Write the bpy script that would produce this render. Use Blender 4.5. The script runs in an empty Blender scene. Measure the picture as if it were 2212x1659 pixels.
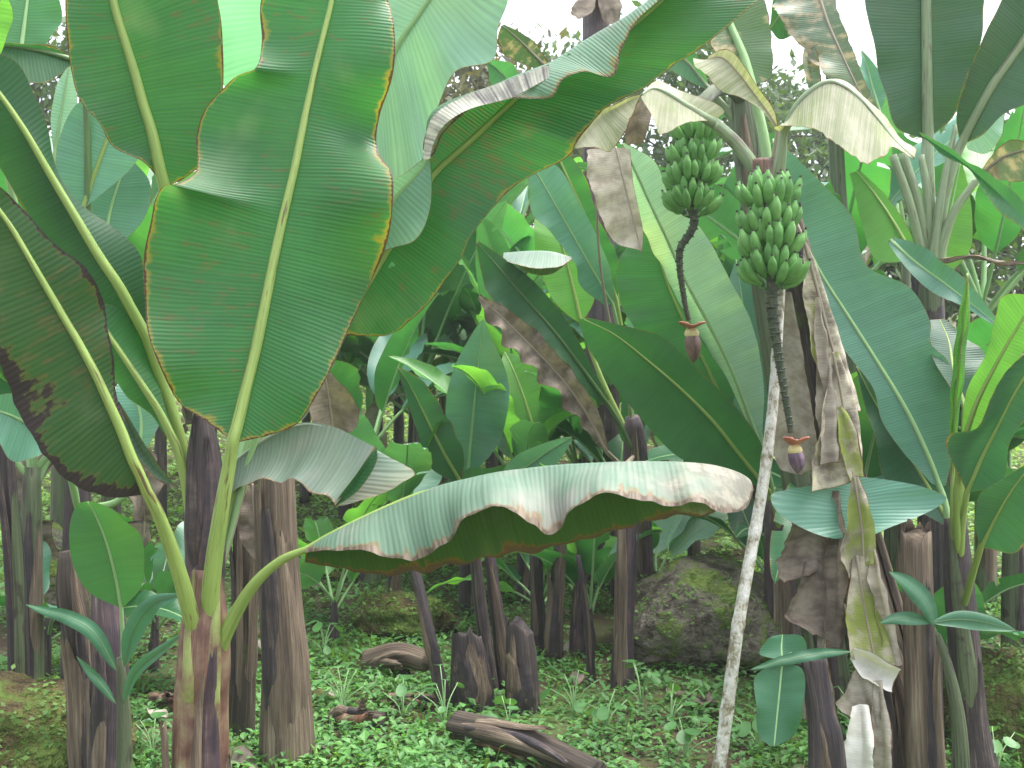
import bpy, math, random
import numpy as np
from mathutils import Vector, Matrix, noise as mnoise

# ---------------------------------------------------------------- camera, sky, sun, exposure
scene = bpy.context.scene
COL = scene.collection
CAM_Z = 1.5
FOC = 2322.0                       # focal length in sketch units (picture 2212 x 1659)
cam_d = bpy.data.cameras.new("camera")
cam = bpy.data.objects.new("camera", cam_d)
COL.objects.link(cam)
cam.location = (0, 0, CAM_Z)
cam.rotation_euler = (math.pi / 2, 0, 0)
cam_d.sensor_width = 36.0
cam_d.lens = 36.0 * FOC / 2212.0
cam_d.clip_start = 0.05
cam_d.clip_end = 2000
cam_d.dof.use_dof = True
cam_d.dof.focus_distance = 3.6
cam_d.dof.aperture_fstop = 9.0
scene.camera = cam

SUN_EL = math.radians(70)
SUN_AZ = math.radians(70)         # measured from +Y (away from the camera), positive to the right
world = bpy.data.worlds.new("World")
scene.world = world
world.use_nodes = True
wn, wl = world.node_tree.nodes, world.node_tree.links
wn.clear()
sky = wn.new('ShaderNodeTexSky')
sky.sky_type = 'NISHITA'
sky.sun_disc = False
sky.sun_elevation = SUN_EL
sky.sun_rotation = SUN_AZ
sky.air_density = 1.0
sky.dust_density = 4.0
sky.ozone_density = 1.0
hs = wn.new('ShaderNodeHueSaturation')
hs.inputs['Saturation'].default_value = 0.36      # overcast: a nearly white sky
bg = wn.new('ShaderNodeBackground')
bg.inputs['Strength'].default_value = 0.15
wo = wn.new('ShaderNodeOutputWorld')
wl.new(sky.outputs[0], hs.inputs['Color'])
wl.new(hs.outputs[0], bg.inputs['Color'])
wl.new(bg.outputs[0], wo.inputs['Surface'])

sd = bpy.data.lights.new("sun", 'SUN')
sd.energy = 1.5
sd.angle = math.radians(45)
sd.color = (1.0, 0.98, 0.95)
sun = bpy.data.objects.new("sun", sd)
COL.objects.link(sun)
sdir = Vector((math.sin(SUN_AZ) * math.cos(SUN_EL), math.cos(SUN_AZ) * math.cos(SUN_EL), math.sin(SUN_EL)))
sun.rotation_euler = sdir.to_track_quat('Z', 'Y').to_euler()
sun.location = sdir * 40

vs = scene.view_settings
vs.view_transform = 'Standard'
vs.look = 'None'
vs.exposure = 1.84
vs.gamma = 1.0
vs.use_curve_mapping = False

cy = scene.cycles
cy.max_bounces = 6
cy.diffuse_bounces = 3
cy.glossy_bounces = 2
cy.transmission_bounces = 4
cy.transparent_max_bounces = 4
cy.volume_bounces = 1
random.seed(7)
rng = np.random.default_rng(11)

# ---------------------------------------------------------------- helpers
def P(x, y, d):
    return np.array(((x - 1106.0) / FOC * d, d, CAM_Z - (y - 829.5) / FOC * d))

def sstep(a, b, x):
    t = max(0.0, min(1.0, (x - a) / (b - a)))
    return t * t * (3 - 2 * t)

def gz(x, y):
    """height of the ground"""
    z = 0.075 * max(0.0, y - 5.2) * sstep(5.2, 8.5, y) + 0.10 * max(0.0, y - 10.0)
    z = min(z, 4.0 + 0.01 * y)
    z += 0.035 * mnoise.noise(Vector((x * 0.8, y * 0.8, 3.1))) + 0.015 * mnoise.noise(Vector((x * 3, y * 3, 9.1)))
    z -= 0.16 * sstep(0.6, 1.6, x) * sstep(6, 4.5, y)
    return z

def new_mesh(name, verts, faces, mat=None, smooth=True):
    me = bpy.data.meshes.new(name)
    me.from_pydata([tuple(v) for v in verts], [], [tuple(f) for f in faces])
    if mat is not None:
        me.materials.append(mat)
    if smooth:
        me.polygons.foreach_set("use_smooth", [True] * len(me.polygons))
    return me

def link(name, me, parent=None):
    o = bpy.data.objects.new(name, me)
    COL.objects.link(o)
    if parent is not None:
        o.parent = parent
    return o

def tag(o, label, cat=None, group=None, kind=None):
    o["label"] = label
    if cat: o["category"] = cat
    if group: o["group"] = group
    if kind: o["kind"] = kind
    return o

class Thing:
    """an Empty at the base; child meshes are made in coordinates relative to it"""
    def __init__(self, name, label, cat, base, group=None):
        self.o = bpy.data.objects.new(name, None)
        COL.objects.link(self.o)
        self.base = np.array(base, float)
        self.o.location = tuple(self.base)
        self.o.empty_display_size = 0.1
        tag(self.o, label, cat, group)

def crom(pts, n):
    """Catmull-Rom through pts, n samples, uniform in the point index"""
    p = np.asarray(pts, float)
    k = len(p)
    if k == 1:
        return np.repeat(p, n, 0)
    p = np.vstack([2 * p[0] - p[1], p, 2 * p[-1] - p[-2]])
    t = np.linspace(0, k - 1, n)
    i = np.minimum(t.astype(int), k - 2)
    f = (t - i)[:, None]
    a, b, c, d = p[i], p[i + 1], p[i + 2], p[i + 3]
    return 0.5 * ((2 * b) + (-a + c) * f + (2 * a - 5 * b + 4 * c - d) * f ** 2 + (-a + 3 * b - 3 * c + d) * f ** 3)

def arcres(pts, n, k=400):
    """resample to n points uniform in arclength"""
    q = crom(pts, k)
    s = np.r_[0, np.cumsum(np.linalg.norm(np.diff(q, axis=0), axis=1))]
    t = np.linspace(0, s[-1], n)
    return np.stack([np.interp(t, s, q[:, j]) for j in range(q.shape[1])], 1), s[-1]

def tube(path, radii, seg=10, flat=1.0, ridge=0.0, rseed=0, cap=True):
    """verts, faces, uv of a tube along path (n,3)"""
    path = np.asarray(path, float)
    n = len(path)
    tang = np.gradient(path, axis=0)
    tang /= np.linalg.norm(tang, axis=1)[:, None] + 1e-9
    ref = np.array((0.0, -1.0, 0.02))
    V, UV = [], []
    s = np.r_[0, np.cumsum(np.linalg.norm(np.diff(path, axis=0), axis=1))]
    rr = np.random.default_rng(rseed)
    ph = rr.uniform(0, 6.28, 6)
    for i in range(n):
        t = tang[i]
        a = ref - t * np.dot(ref, t)
        if np.linalg.norm(a) < 0.05:
            a = np.array((1.0, 0, 0)) - t * t[0]
        a /= np.linalg.norm(a)
        b = np.cross(t, a)
        for j in range(seg):
            an = 2 * math.pi * j / seg
            r = radii[i]
            if ridge:
                r *= 1 + ridge * (math.sin(3 * an + ph[0] + s[i] * 0.9) * 0.5 + 0.4 * math.sin(5 * an + ph[1] - s[i] * 1.7)
                                  + 0.35 * math.sin(8 * an + ph[2] + 0.8 * math.sin(s[i] * 3 + ph[3])))
            V.append(path[i] + a * math.cos(an) * r * flat + b * math.sin(an) * r)
            UV.append((an / 6.283, s[i]))
    F = []
    for i in range(n - 1):
        for j in range(seg):
            k = (j + 1) % seg
            F.append((i * seg + j, i * seg + k, (i + 1) * seg + k, (i + 1) * seg + j))
    if cap:
        F.append(tuple(range(seg))[::-1])
        F.append(tuple((n - 1) * seg + j for j in range(seg)))
    return V, F, UV

def set_uv(me, uv, name="UVMap"):
    lay = me.uv_layers.new(name=name)
    vi = np.empty(len(me.loops), dtype=np.int32)
    me.loops.foreach_get("vertex_index", vi)
    lay.data.foreach_set("uv", np.asarray(uv, np.float32)[vi].ravel())

# ---------------------------------------------------------------- materials
def mat_base(name):
    m = bpy.data.materials.new(name)
    m.use_nodes = True
    nt = m.node_tree
    nt.nodes.clear()
    return m, nt

class NT:
    def __init__(self, nt):
        self.t = nt
    def n(self, typ, **kw):
        nd = self.t.nodes.new(typ)
        for k, v in kw.items():
            setattr(nd, k, v)
        return nd
    def put(self, sock, v):
        if hasattr(v, 'is_output'):
            self.t.links.new(v, sock)
        elif v is not None:
            if isinstance(v, (tuple, list)) and len(v) == 3 and sock.type == 'RGBA':
                v = (*v, 1)
            sock.default_value = v
    def math(self, op, a, b=None, c=None, clamp=False):
        nd = self.n('ShaderNodeMath', operation=op, use_clamp=clamp)
        self.put(nd.inputs[0], a)
        if b is not None: self.put(nd.inputs[1], b)
        if c is not None: self.put(nd.inputs[2], c)
        return nd.outputs[0]
    def mix(self, f, a, b, blend='MIX'):
        nd = self.n('ShaderNodeMix', data_type='RGBA', blend_type=blend)
        self.put(nd.inputs[0], f); self.put(nd.inputs[6], a); self.put(nd.inputs[7], b)
        return nd.outputs[2]
    def noise(self, vec, scale, detail=3, rough=0.55, dist=0.0):
        nd = self.n('ShaderNodeTexNoise')
        self.put(nd.inputs['Vector'], vec)
        nd.inputs['Scale'].default_value = scale
        nd.inputs['Detail'].default_value = detail
        nd.inputs['Roughness'].default_value = rough
        nd.inputs['Distortion'].default_value = dist
        return nd.outputs[0]
    def rng(self, v, a, b, c=0.0, d=1.0, smooth=True):
        nd = self.n('ShaderNodeMapRange')
        if smooth: nd.interpolation_type = 'SMOOTHSTEP'
        self.put(nd.inputs[0], v)
        for i, x in enumerate((a, b, c, d)):
            self.put(nd.inputs[i + 1], x)
        return nd.outputs[0]
    def comb(self, x, y, z=0.0):
        nd = self.n('ShaderNodeCombineXYZ')
        for i, v in enumerate((x, y, z)): self.put(nd.inputs[i], v)
        return nd.outputs[0]
    def ramp(self, f, stops):
        nd = self.n('ShaderNodeValToRGB')
        el = nd.color_ramp.elements
        while len(el) < len(stops): el.new(0.5)
        for e, (p, c) in zip(el, stops):
            e.position = p; e.color = (*c, 1)
        self.put(nd.inputs[0], f)
        return nd.outputs[0]
    def bump(self, h, strength, dist=0.01, normal=None):
        nd = self.n('ShaderNodeBump')
        nd.inputs['Strength'].default_value = strength
        nd.inputs['Distance'].default_value = dist
        self.put(nd.inputs['Height'], h)
        if normal is not None: self.put(nd.inputs['Normal'], normal)
        return nd.outputs[0]

def leaf_mat(name, up, lo, yellow=0.02, brown=0.006, spots=0.0, trans=0.35, rough_up=0.36, rough_lo=0.55,
             dead=0.0, deadcol=(0.42, 0.35, 0.25), deadcol2=(0.16, 0.12, 0.085), moss=0.0, vein=0.5, veinw=0.011,
             ycol=(0.42, 0.30, 0.02), bcol=(0.07, 0.035, 0.015), spec=0.5, dusty=0.0, dustcol=(0.42, 0.45, 0.38), streaky=1.0, tipdead=0.0, tipcol=(0.15, 0.14, 0.11), rusty=0.0):
    def sat(c, k=1.14):
        l = 0.3 * c[0] + 0.6 * c[1] + 0.1 * c[2]
        return tuple(max(0.008, l + (x - l) * k) for x in c)
    if dead < 0.6:
        up, lo = sat(up), sat(lo)
    m, t = mat_base(name)
    N = NT(t)
    uv = N.n('ShaderNodeUVMap', uv_map="UVMap").outputs[0]
    ed = N.n('ShaderNodeUVMap', uv_map="Edge").outputs[0]
    su = N.n('ShaderNodeSeparateXYZ'); N.put(su.inputs[0], uv)
    se = N.n('ShaderNodeSeparateXYZ'); N.put(se.inputs[0], ed)
    U, V, E = su.outputs[0], su.outputs[1], se.outputs[0]
    oi = N.n('ShaderNodeObjectInfo').outputs['Random']
    U = N.math('ADD', U, N.math('MULTIPLY', oi, 37.0))
    vec = N.comb(U, V, 0.0)
    back = N.n('ShaderNodeNewGeometry').outputs['Backfacing']
    # parallel veins from midrib to margin: fine lines, uneven in strength, and broader folds
    wob = N.noise(vec, 4.0, 2)
    ph = N.math('ADD', N.math('MULTIPLY', U, 6.2832 / veinw), N.math('MULTIPLY', wob, 7.0))
    vs_ = N.math('SINE', ph)
    streak = N.noise(N.comb(N.math('MULTIPLY', U, 55.0 * streaky), N.math('MULTIPLY', V, 1.6 if streaky == 1 else 10.0), 0.0), 1.0, 3, 0.6)
    streak2 = N.noise(N.comb(N.math('MULTIPLY', U, 230.0), N.math('MULTIPLY', V, 5.0), 3.0), 1.0, 1, 0.6)
    big = N.noise(vec, 5.0, 2)
    base = N.mix(back, up, lo)
    if dusty:
        df = N.rng(N.math('ADD', N.noise(vec, 3.0, 4), N.math('MULTIPLY', N.math('SUBTRACT', streak, 0.5), 0.22)), 0.62 - 0.4 * dusty, 0.85 - 0.3 * dusty)
        df = N.math('MULTIPLY', df, N.math('SUBTRACT', 1.0, N.math('MULTIPLY', back, 0.85)))
        base = N.mix(df, base, dustcol)
    val = N.math('ADD', 0.72, N.math('MULTIPLY', streak, 0.38))
    val = N.math('ADD', val, N.math('MULTIPLY', N.math('SUBTRACT', big, 0.5), 0.45))
    val = N.math('ADD', val, N.math('MULTIPLY', vs_, 0.09 * vein))
    val = N.math('ADD', val, N.math('MULTIPLY', N.math('SUBTRACT', streak2, 0.5), 0.42 * vein))
    base = N.mix(1.0, base, N.comb(val, val, val), 'MULTIPLY')
    # yellowish patches
    yp = N.rng(N.noise(vec, 2.2, 1), 0.5, 0.8, 0.0, 0.35)
    base = N.mix(yp, base, N.mix(1.0, base, (1.7, 1.15, 0.55), 'MULTIPLY'))
    if rusty:
        rf = N.noise(N.comb(N.math('MULTIPLY', U, 60.0), N.math('MULTIPLY', V, 14.0), 9.0), 1.0, 3, 0.7)
        rf = N.rng(N.math('ADD', rf, N.math('MULTIPLY', N.math('SUBTRACT', N.noise(vec, 2.6, 2), 0.5), 0.55)), 0.54, 0.72)
        base = N.mix(N.math('MULTIPLY', rf, rusty), base, (0.13, 0.085, 0.035))
        pf = N.rng(N.noise(N.comb(N.math('ADD', U, 7.0), V, 2.0), 3.4, 3), 0.55, 0.75)
        base = N.mix(N.math('MULTIPLY', pf, 0.30), base, (0.22, 0.27, 0.18))
    deadf = None
    if dead > 0:
        dn = N.math('ADD', N.math('MULTIPLY', N.noise(vec, 3.5, 4, 0.6), 0.6), N.math('MULTIPLY', streak, 0.45))
        deadf = N.rng(dn, 0.78 - 0.62 * dead, 0.9 - 0.62 * dead)
        dcol = N.mix(N.rng(N.math('ADD', N.math('MULTIPLY', streak, 0.6), N.math('MULTIPLY', N.noise(vec, 9, 4, 0.65), 0.5)), 0.42, 0.68), deadcol2, deadcol)
        base = N.mix(deadf, base, dcol)
    # margin: yellow halo, then brown necrosis, uneven in width
    en = N.math('ADD', N.noise(vec, 7.0, 4, 0.65), N.math('MULTIPLY', N.math('SUBTRACT', streak, 0.5), 0.5))
    en = N.math('POWER', N.math('MAXIMUM', N.math('MULTIPLY', en, 1.8), 0.0), 4.0)
    en = N.math('MINIMUM', en, 3.2)
    yw = N.math('MULTIPLY', en, yellow)
    bw = N.math('MULTIPLY', en, brown)
    yf = N.math('SUBTRACT', 1.0, N.rng(E, N.math('MULTIPLY', yw, 0.3), N.math('ADD', yw, 0.001)))
    bf = N.math('SUBTRACT', 1.0, N.rng(E, N.math('MULTIPLY', bw, 0.8), N.math('ADD', bw, 0.0015)))
    base = N.mix(N.math('MULTIPLY', yf, 0.8), base, ycol)
    if tipdead:
        tf = N.rng(N.math('ADD', se.outputs[1], N.math('MULTIPLY', N.math('SUBTRACT', big, 0.5), 0.5)), tipdead, tipdead + 0.12)
        tc = N.mix(N.rng(N.noise(vec, 16.0, 4, 0.65), 0.4, 0.62), tipcol, tuple(min(1, c * 1.9) for c in tipcol))
        base = N.mix(N.math('MULTIPLY', tf, 0.9), base, tc)
    if spots:
        sp = N.noise(N.comb(N.math('MULTIPLY', U, 1.6), V, 5.0), 26.0, 3, 0.6)
        sp2 = N.noise(vec, 3.0, 2)
        sf = N.rng(N.math('ADD', sp, N.math('MULTIPLY', N.math('SUBTRACT', sp2, 0.5), 0.6)), 0.83 - 0.25 * spots, 0.88 - 0.25 * spots)
        base = N.mix(N.math('MULTIPLY', sf, 0.8), base, (0.10, 0.055, 0.025))
    lite = N.mix(back, (bcol[0] * 3.2, bcol[1] * 3.6, bcol[2] * 4.2), (bcol[0] * 1.3, bcol[1] * 1.1, bcol[2]))
    base = N.mix(bf, base, N.mix(N.rng(streak, 0.4, 0.7), bcol, lite))
    if moss:
        mf = N.rng(N.noise(vec, 5.5, 5, 0.65), 0.66 - 0.3 * moss, 0.8 - 0.3 * moss)
        base = N.mix(N.math('MULTIPLY', mf, 0.85), base, (0.22, 0.28, 0.05))
    # per leaf tone
    tv = N.math('ADD', 0.86, N.math('MULTIPLY', oi, 0.28))
    base = N.mix(1.0, base, N.comb(tv, tv, tv), 'MULTIPLY')
    h = N.math('ADD', N.math('MULTIPLY', vs_, 0.4), N.math('ADD', streak, N.math('MULTIPLY', streak2, 0.6)))
    nrm = N.bump(h, 0.30 * vein + 0.05, 0.004)
    pb = N.n('ShaderNodeBsdfPrincipled')
    N.put(pb.inputs['Base Color'], base)
    rg = N.math('ADD', N.mix(back, (rough_up,) * 3, (rough_lo,) * 3), N.math('MULTIPLY', N.math('SUBTRACT', big, 0.5), 0.25))
    if deadf is not None:
        rg = N.math('ADD', rg, N.math('MULTIPLY', deadf, 0.3), clamp=True)
    N.put(pb.inputs['Roughness'], rg)
    pb.inputs['Specular IOR Level'].default_value = spec
    N.put(pb.inputs['Normal'], nrm)
    tr = N.n('ShaderNodeBsdfTranslucent')
    N.put(tr.inputs['Color'], N.mix(1.0, base, (1.75, 1.9, 0.85), 'MULTIPLY'))
    N.put(tr.inputs['Normal'], nrm)
    mx = N.n('ShaderNodeMixShader')
    mx.inputs[0].default_value = trans
    t.links.new(pb.outputs[0], mx.inputs[1]); t.links.new(tr.outputs[0], mx.inputs[2])
    out = N.n('ShaderNodeOutputMaterial')
    t.links.new(mx.outputs[0], out.inputs[0])
    return m

def fibre_mat(name, stops, zs=1.6, xs=9.0, rough=0.7, bump=0.7, moss=0.0, patch=None, blotch=0.0):
    """stem sheaths: fibres run along the stem (UV y in metres), colours in uneven vertical bands"""
    m, t = mat_base(name)
    N = NT(t)
    uv = N.n('ShaderNodeUVMap', uv_map="UVMap").outputs[0]
    su = N.n('ShaderNodeSeparateXYZ'); N.put(su.inputs[0], uv)
    oi = N.n('ShaderNodeObjectInfo').outputs['Random']
    an = N.math('MULTIPLY', su.outputs[0], 6.2832)
    cx, sx = N.math('COSINE', an), N.math('SINE', an)
    z = N.math('ADD', su.outputs[1], N.math('MULTIPLY', oi, 40.0))
    def vec(a, b):
        return N.comb(N.math('MULTIPLY', cx, a), N.math('MULTIPLY', sx, a), N.math('MULTIPLY', z, b))
    n1 = N.noise(vec(xs * 0.22, zs), 1.0, 5, 0.6)
    n2 = N.noise(vec(xs, zs * 1.5), 1.0, 4, 0.65)
    n3 = N.noise(vec(xs * 4, zs * 4), 1.0, 3, 0.6)
    f = N.math('ADD', N.math('MULTIPLY', n1, 0.5), N.math('ADD', N.math('MULTIPLY', n2, 0.38), N.math('MULTIPLY', n3, 0.16)))
    if blotch:
        f = N.math('ADD', N.math('MULTIPLY', f, 1 - blotch), N.math('MULTIPLY', N.noise(vec(1.1, 11.0), 1.0, 4, 0.6), blotch * 1.05))
    f = N.rng(f, 0.36, 0.68, smooth=False)
    c = N.ramp(f, stops)
    if patch:
        pf = N.rng(N.noise(vec(1.0, 6.0), 1.0, 4), 0.56, 0.66)
        c = N.mix(N.math('MULTIPLY', pf, 0.85), c, patch)
    if moss:
        g = N.n('ShaderNodeNewGeometry').outputs['Position']
        mf = N.rng(N.noise(g, 7.0, 4, 0.65), 0.66 - 0.25 * moss, 0.78 - 0.25 * moss)
        c = N.mix(N.math('MULTIPLY', mf, 0.85), c, (0.09, 0.15, 0.025))
    pb = N.n('ShaderNodeBsdfPrincipled')
    N.put(pb.inputs['Base Color'], c)
    N.put(pb.inputs['Roughness'], N.math('SUBTRACT', rough + 0.15, N.math('MULTIPLY', n2, 0.35)))
    h = N.math('ADD', N.math('MULTIPLY', n2, 1.0), N.math('MULTIPLY', n3, 0.6))
    N.put(pb.inputs['Normal'], N.bump(h, bump, 0.02))
    out = N.n('ShaderNodeOutputMaterial')
    t.links.new(pb.outputs[0], out.inputs[0])
    return m

def simple_mat(name, stops, scale=8.0, rough=0.6, bump=0.4, bdist=0.02, stretch=(1, 1, 1), coord='Object', detail=5, trans=0.0, island=0.0, spec=0.5):
    m, t = mat_base(name)
    N = NT(t)
    if coord == 'Position':
        g = N.n('ShaderNodeNewGeometry').outputs['Position']
    else:
        g = N.n('ShaderNodeTexCoord').outputs[coord]
    mp = N.n('ShaderNodeMapping'); mp.inputs['Scale'].default_value = stretch
    N.put(mp.inputs[0], g)
    n1 = N.noise(mp.outputs[0], scale, detail, 0.6)
    n2 = N.noise(mp.outputs[0], scale * 5, 3, 0.6)
    f = N.math('ADD', N.math('MULTIPLY', n1, 0.75), N.math('MULTIPLY', n2, 0.25))
    f = N.rng(f, 0.33, 0.67, smooth=False)
    if island:
        f = N.math('ADD', N.math('MULTIPLY', f, 1 - island), N.math('MULTIPLY', N.n('ShaderNodeNewGeometry').outputs['Random Per Island'], island))
    c = N.ramp(f, stops)
    pb = N.n('ShaderNodeBsdfPrincipled')
    N.put(pb.inputs['Base Color'], c)
    pb.inputs['Roughness'].default_value = rough
    pb.inputs['Specular IOR Level'].default_value = spec
    if bump:
        N.put(pb.inputs['Normal'], N.bump(f, bump, bdist))
    out = N.n('ShaderNodeOutputMaterial')
    if trans:
        tr = N.n('ShaderNodeBsdfTranslucent')
        N.put(tr.inputs['Color'], N.mix(1.0, c, (1.9, 1.7, 0.8), 'MULTIPLY'))
        mx = N.n('ShaderNodeMixShader'); mx.inputs[0].default_value = trans
        t.links.new(pb.outputs[0], mx.inputs[1]); t.links.new(tr.outputs[0], mx.inputs[2])
        t.links.new(mx.outputs[0], out.inputs[0])
    else:
        t.links.new(pb.outputs[0], out.inputs[0])
    return m

LM = {}
LM['hero'] = leaf_mat('leaf_broad', (0.21, 0.34, 0.25), (0.046, 0.150, 0.058), yellow=0.014, brown=0.0034, spots=0.30, rusty=0.55, trans=0.40, rough_lo=0.40, veinw=0.010, vein=0.8, bcol=(0.06, 0.03, 0.015), ycol=(0.26, 0.20, 0.03))
LM['slate'] = leaf_mat('leaf_slate', (0.10, 0.19, 0.14), (0.045, 0.105, 0.062), yellow=0.008, brown=0.002, spots=0.1, trans=0.2, rough_lo=0.45, veinw=0.014, vein=0.6, ycol=(0.26, 0.20, 0.03))
LM['burnt'] = leaf_mat('leaf_burnt_margin', (0.20, 0.24, 0.16), (0.032, 0.088, 0.026), yellow=0.060, brown=0.038, spots=0.32, rusty=0.5, trans=0.16, veinw=0.012, vein=0.6, bcol=(0.020, 0.015, 0.016), ycol=(0.13, 0.105, 0.022))
LM['droop'] = leaf_mat('leaf_pale_dry_edge', (0.115, 0.185, 0.132), (0.034, 0.088, 0.022), yellow=0.016, brown=0.0085, trans=0.06, rough_up=0.62, spec=0.3, veinw=0.013, vein=0.6, bcol=(0.070, 0.050, 0.032), ycol=(0.20, 0.085, 0.010), dusty=0.35, dustcol=(0.25, 0.255, 0.22), tipdead=0.78)
LM['drape'] = leaf_mat('leaf_pale_drape', (0.19, 0.255, 0.205), (0.05, 0.115, 0.032), yellow=0.008, brown=0.004, trans=0.08, rough_up=0.6, spec=0.3, veinw=0.014, vein=0.6, bcol=(0.14, 0.09, 0.055), ycol=(0.3, 0.26, 0.14), dusty=0.35, dustcol=(0.31, 0.32, 0.29))
LM['pale'] = leaf_mat('leaf_pale_sheen', (0.25, 0.42, 0.335), (0.062, 0.18, 0.075), yellow=0.003, brown=0.001, trans=0.25, veinw=0.013, vein=0.65, rough_up=0.42)  # sky sheen of the waxy upper side put into its base colour
LM['blue'] = leaf_mat('leaf_bluegreen', (0.11, 0.245, 0.185), (0.055, 0.155, 0.070), yellow=0.002, brown=0.0007, trans=0.25, veinw=0.012, vein=0.5, rough_up=0.36)  # upper colour raised to carry the bluish sky reflection
LM['green'] = leaf_mat('leaf_green', (0.065, 0.185, 0.090), (0.052, 0.165, 0.062), yellow=0.003, brown=0.001, spots=0.05, trans=0.42, veinw=0.012, vein=0.5)
LM['dark'] = leaf_mat('leaf_dark', (0.038, 0.110, 0.062), (0.031, 0.098, 0.044), yellow=0.004, brown=0.002, spots=0.15, trans=0.30, veinw=0.012, vein=0.5)
LM['young'] = leaf_mat('leaf_young', (0.12, 0.30, 0.085), (0.13, 0.30, 0.085), yellow=0.002, brown=0.0005, trans=0.46, veinw=0.014, vein=0.4)
LM['glow'] = leaf_mat('leaf_backlit_pale', (0.25, 0.52, 0.38), (0.25, 0.52, 0.38), yellow=0.002, brown=0.0005, trans=0.48, veinw=0.014, vein=0.4)  # strong backlight painted into the base colour of both sides
LM['mint'] = leaf_mat('leaf_mint', (0.30, 0.46, 0.38), (0.085, 0.21, 0.10), yellow=0.002, brown=0.0008, trans=0.25, veinw=0.014, vein=0.6)  # upper side paled in colour to stand in for reflected sky
LM['sprout'] = leaf_mat('leaf_sprout', (0.060, 0.165, 0.095), (0.055, 0.155, 0.06), yellow=0.0, brown=0.0, trans=0.3, veinw=0.005, vein=0.25, rough_up=0.42)
LM['tired'] = leaf_mat('leaf_blotched', (0.13, 0.19, 0.12), (0.085, 0.15, 0.075), yellow=0.010, brown=0.005, spots=0.45, trans=0.22, dead=0.45, deadcol=(0.44, 0.36, 0.24), deadcol2=(0.15, 0.11, 0.07), streaky=0.4, ycol=(0.3, 0.2, 0.04))
LM['dying'] = leaf_mat('leaf_dying', (0.27, 0.32, 0.14), (0.22, 0.25, 0.12), yellow=0.008, brown=0.005, trans=0.22, dead=0.64, deadcol=(0.43, 0.415, 0.32), deadcol2=(0.27, 0.29, 0.19), rough_up=0.55, vein=0.7)
DK = dict(yellow=0.0, rough_up=0.75, rough_lo=0.8, spec=0.25, streaky=0.3, dead=0.95)
LM['dead'] = leaf_mat('leaf_dead', (0.30, 0.26, 0.20), (0.24, 0.20, 0.15), brown=0.002, trans=0.14, deadcol=(0.45, 0.405, 0.35), deadcol2=(0.26, 0.225, 0.185), vein=0.35, **DK)
LM['deadbrown'] = leaf_mat('leaf_dead_brown', (0.20, 0.16, 0.12), (0.15, 0.12, 0.09), brown=0.003, trans=0.10, deadcol=(0.27, 0.225, 0.185), deadcol2=(0.12, 0.095, 0.08), vein=0.35, **DK)
LM['mossy'] = leaf_mat('leaf_dead_mossy', (0.30, 0.26, 0.17), (0.22, 0.18, 0.12), brown=0.003, trans=0.10, deadcol=(0.50, 0.455, 0.36), deadcol2=(0.15, 0.13, 0.105), moss=0.45, vein=0.3, **DK)
LM['lime'] = leaf_mat('leaf_dead_limemoss', (0.30, 0.26, 0.17), (0.22, 0.18, 0.12), brown=0.003, trans=0.10, deadcol=(0.46, 0.42, 0.33), deadcol2=(0.20, 0.18, 0.14), moss=0.85, vein=0.3, **DK)
LM['white'] = leaf_mat('leaf_bleached', (0.60, 0.60, 0.55), (0.5, 0.5, 0.45), brown=0.002, trans=0.12, deadcol=(0.70, 0.69, 0.65), deadcol2=(0.55, 0.53, 0.47), vein=0.2, **DK)
LM['striped'] = leaf_mat('leaf_dry_striped', (0.5, 0.5, 0.45), (0.4, 0.4, 0.36), yellow=0, brown=0.0, trans=0.1, dead=0.95, deadcol=(0.66, 0.65, 0.56), deadcol2=(0.20, 0.19, 0.19), rough_up=0.75, rough_lo=0.8, spec=0.25, vein=0.6)

RM = {}
def rib_mat(name, c1, c2, patch=None, zs=5.0):
    return fibre_mat(name, [(0.0, c1), (0.55, c2), (1.0, tuple(x * 1.15 for x in c2))], zs=zs, xs=5.0, rough=0.42, bump=0.25, patch=patch)
RM['yg'] = rib_mat('rib_yellowgreen', (0.16, 0.27, 0.055), (0.27, 0.38, 0.095))
RM['red'] = rib_mat('rib_red_streaked', (0.17, 0.27, 0.06), (0.30, 0.42, 0.11), patch=(0.10, 0.035, 0.022))
RM['pale'] = rib_mat('rib_pale', (0.18, 0.34, 0.13), (0.28, 0.46, 0.20))
RM['grey'] = rib_mat('rib_greygreen', (0.15, 0.23, 0.12), (0.27, 0.35, 0.20), patch=(0.16, 0.13, 0.09))
RM['drape'] = rib_mat('rib_drape', (0.26, 0.32, 0.26), (0.34, 0.40, 0.32))
RM['dark'] = rib_mat('rib_dark', (0.05, 0.10, 0.04), (0.10, 0.18, 0.06))
RM['dead'] = rib_mat('rib_dead', (0.16, 0.12, 0.08), (0.32, 0.27, 0.2))

TM = {}
TM['purple'] = fibre_mat('stem_purple', [(0, (0.016, 0.012, 0.018)), (0.4, (0.052, 0.036, 0.048)), (0.68, (0.112, 0.070, 0.076)), (0.88, (0.200, 0.160, 0.152)), (1, (0.320, 0.272, 0.248))], rough=0.5, blotch=.3, bump=.4)
TM['red'] = fibre_mat('stem_reddish', [(0, (0.060, 0.030, 0.024)), (0.35, (0.145, 0.072, 0.052)), (0.6, (0.212, 0.128, 0.089)), (0.85, (0.255, 0.221, 0.111)), (1, (0.357, 0.306, 0.221))], rough=0.5, patch=(0.22, 0.09, 0.035), bump=0.3, blotch=.6)
TM['brown'] = fibre_mat('stem_brown_fibrous', [(0, (0.051, 0.036, 0.029)), (0.4, (0.158, 0.112, 0.081)), (0.7, (0.270, 0.203, 0.141)), (1, (0.495, 0.405, 0.304))], rough=0.8, bump=0.9)
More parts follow.
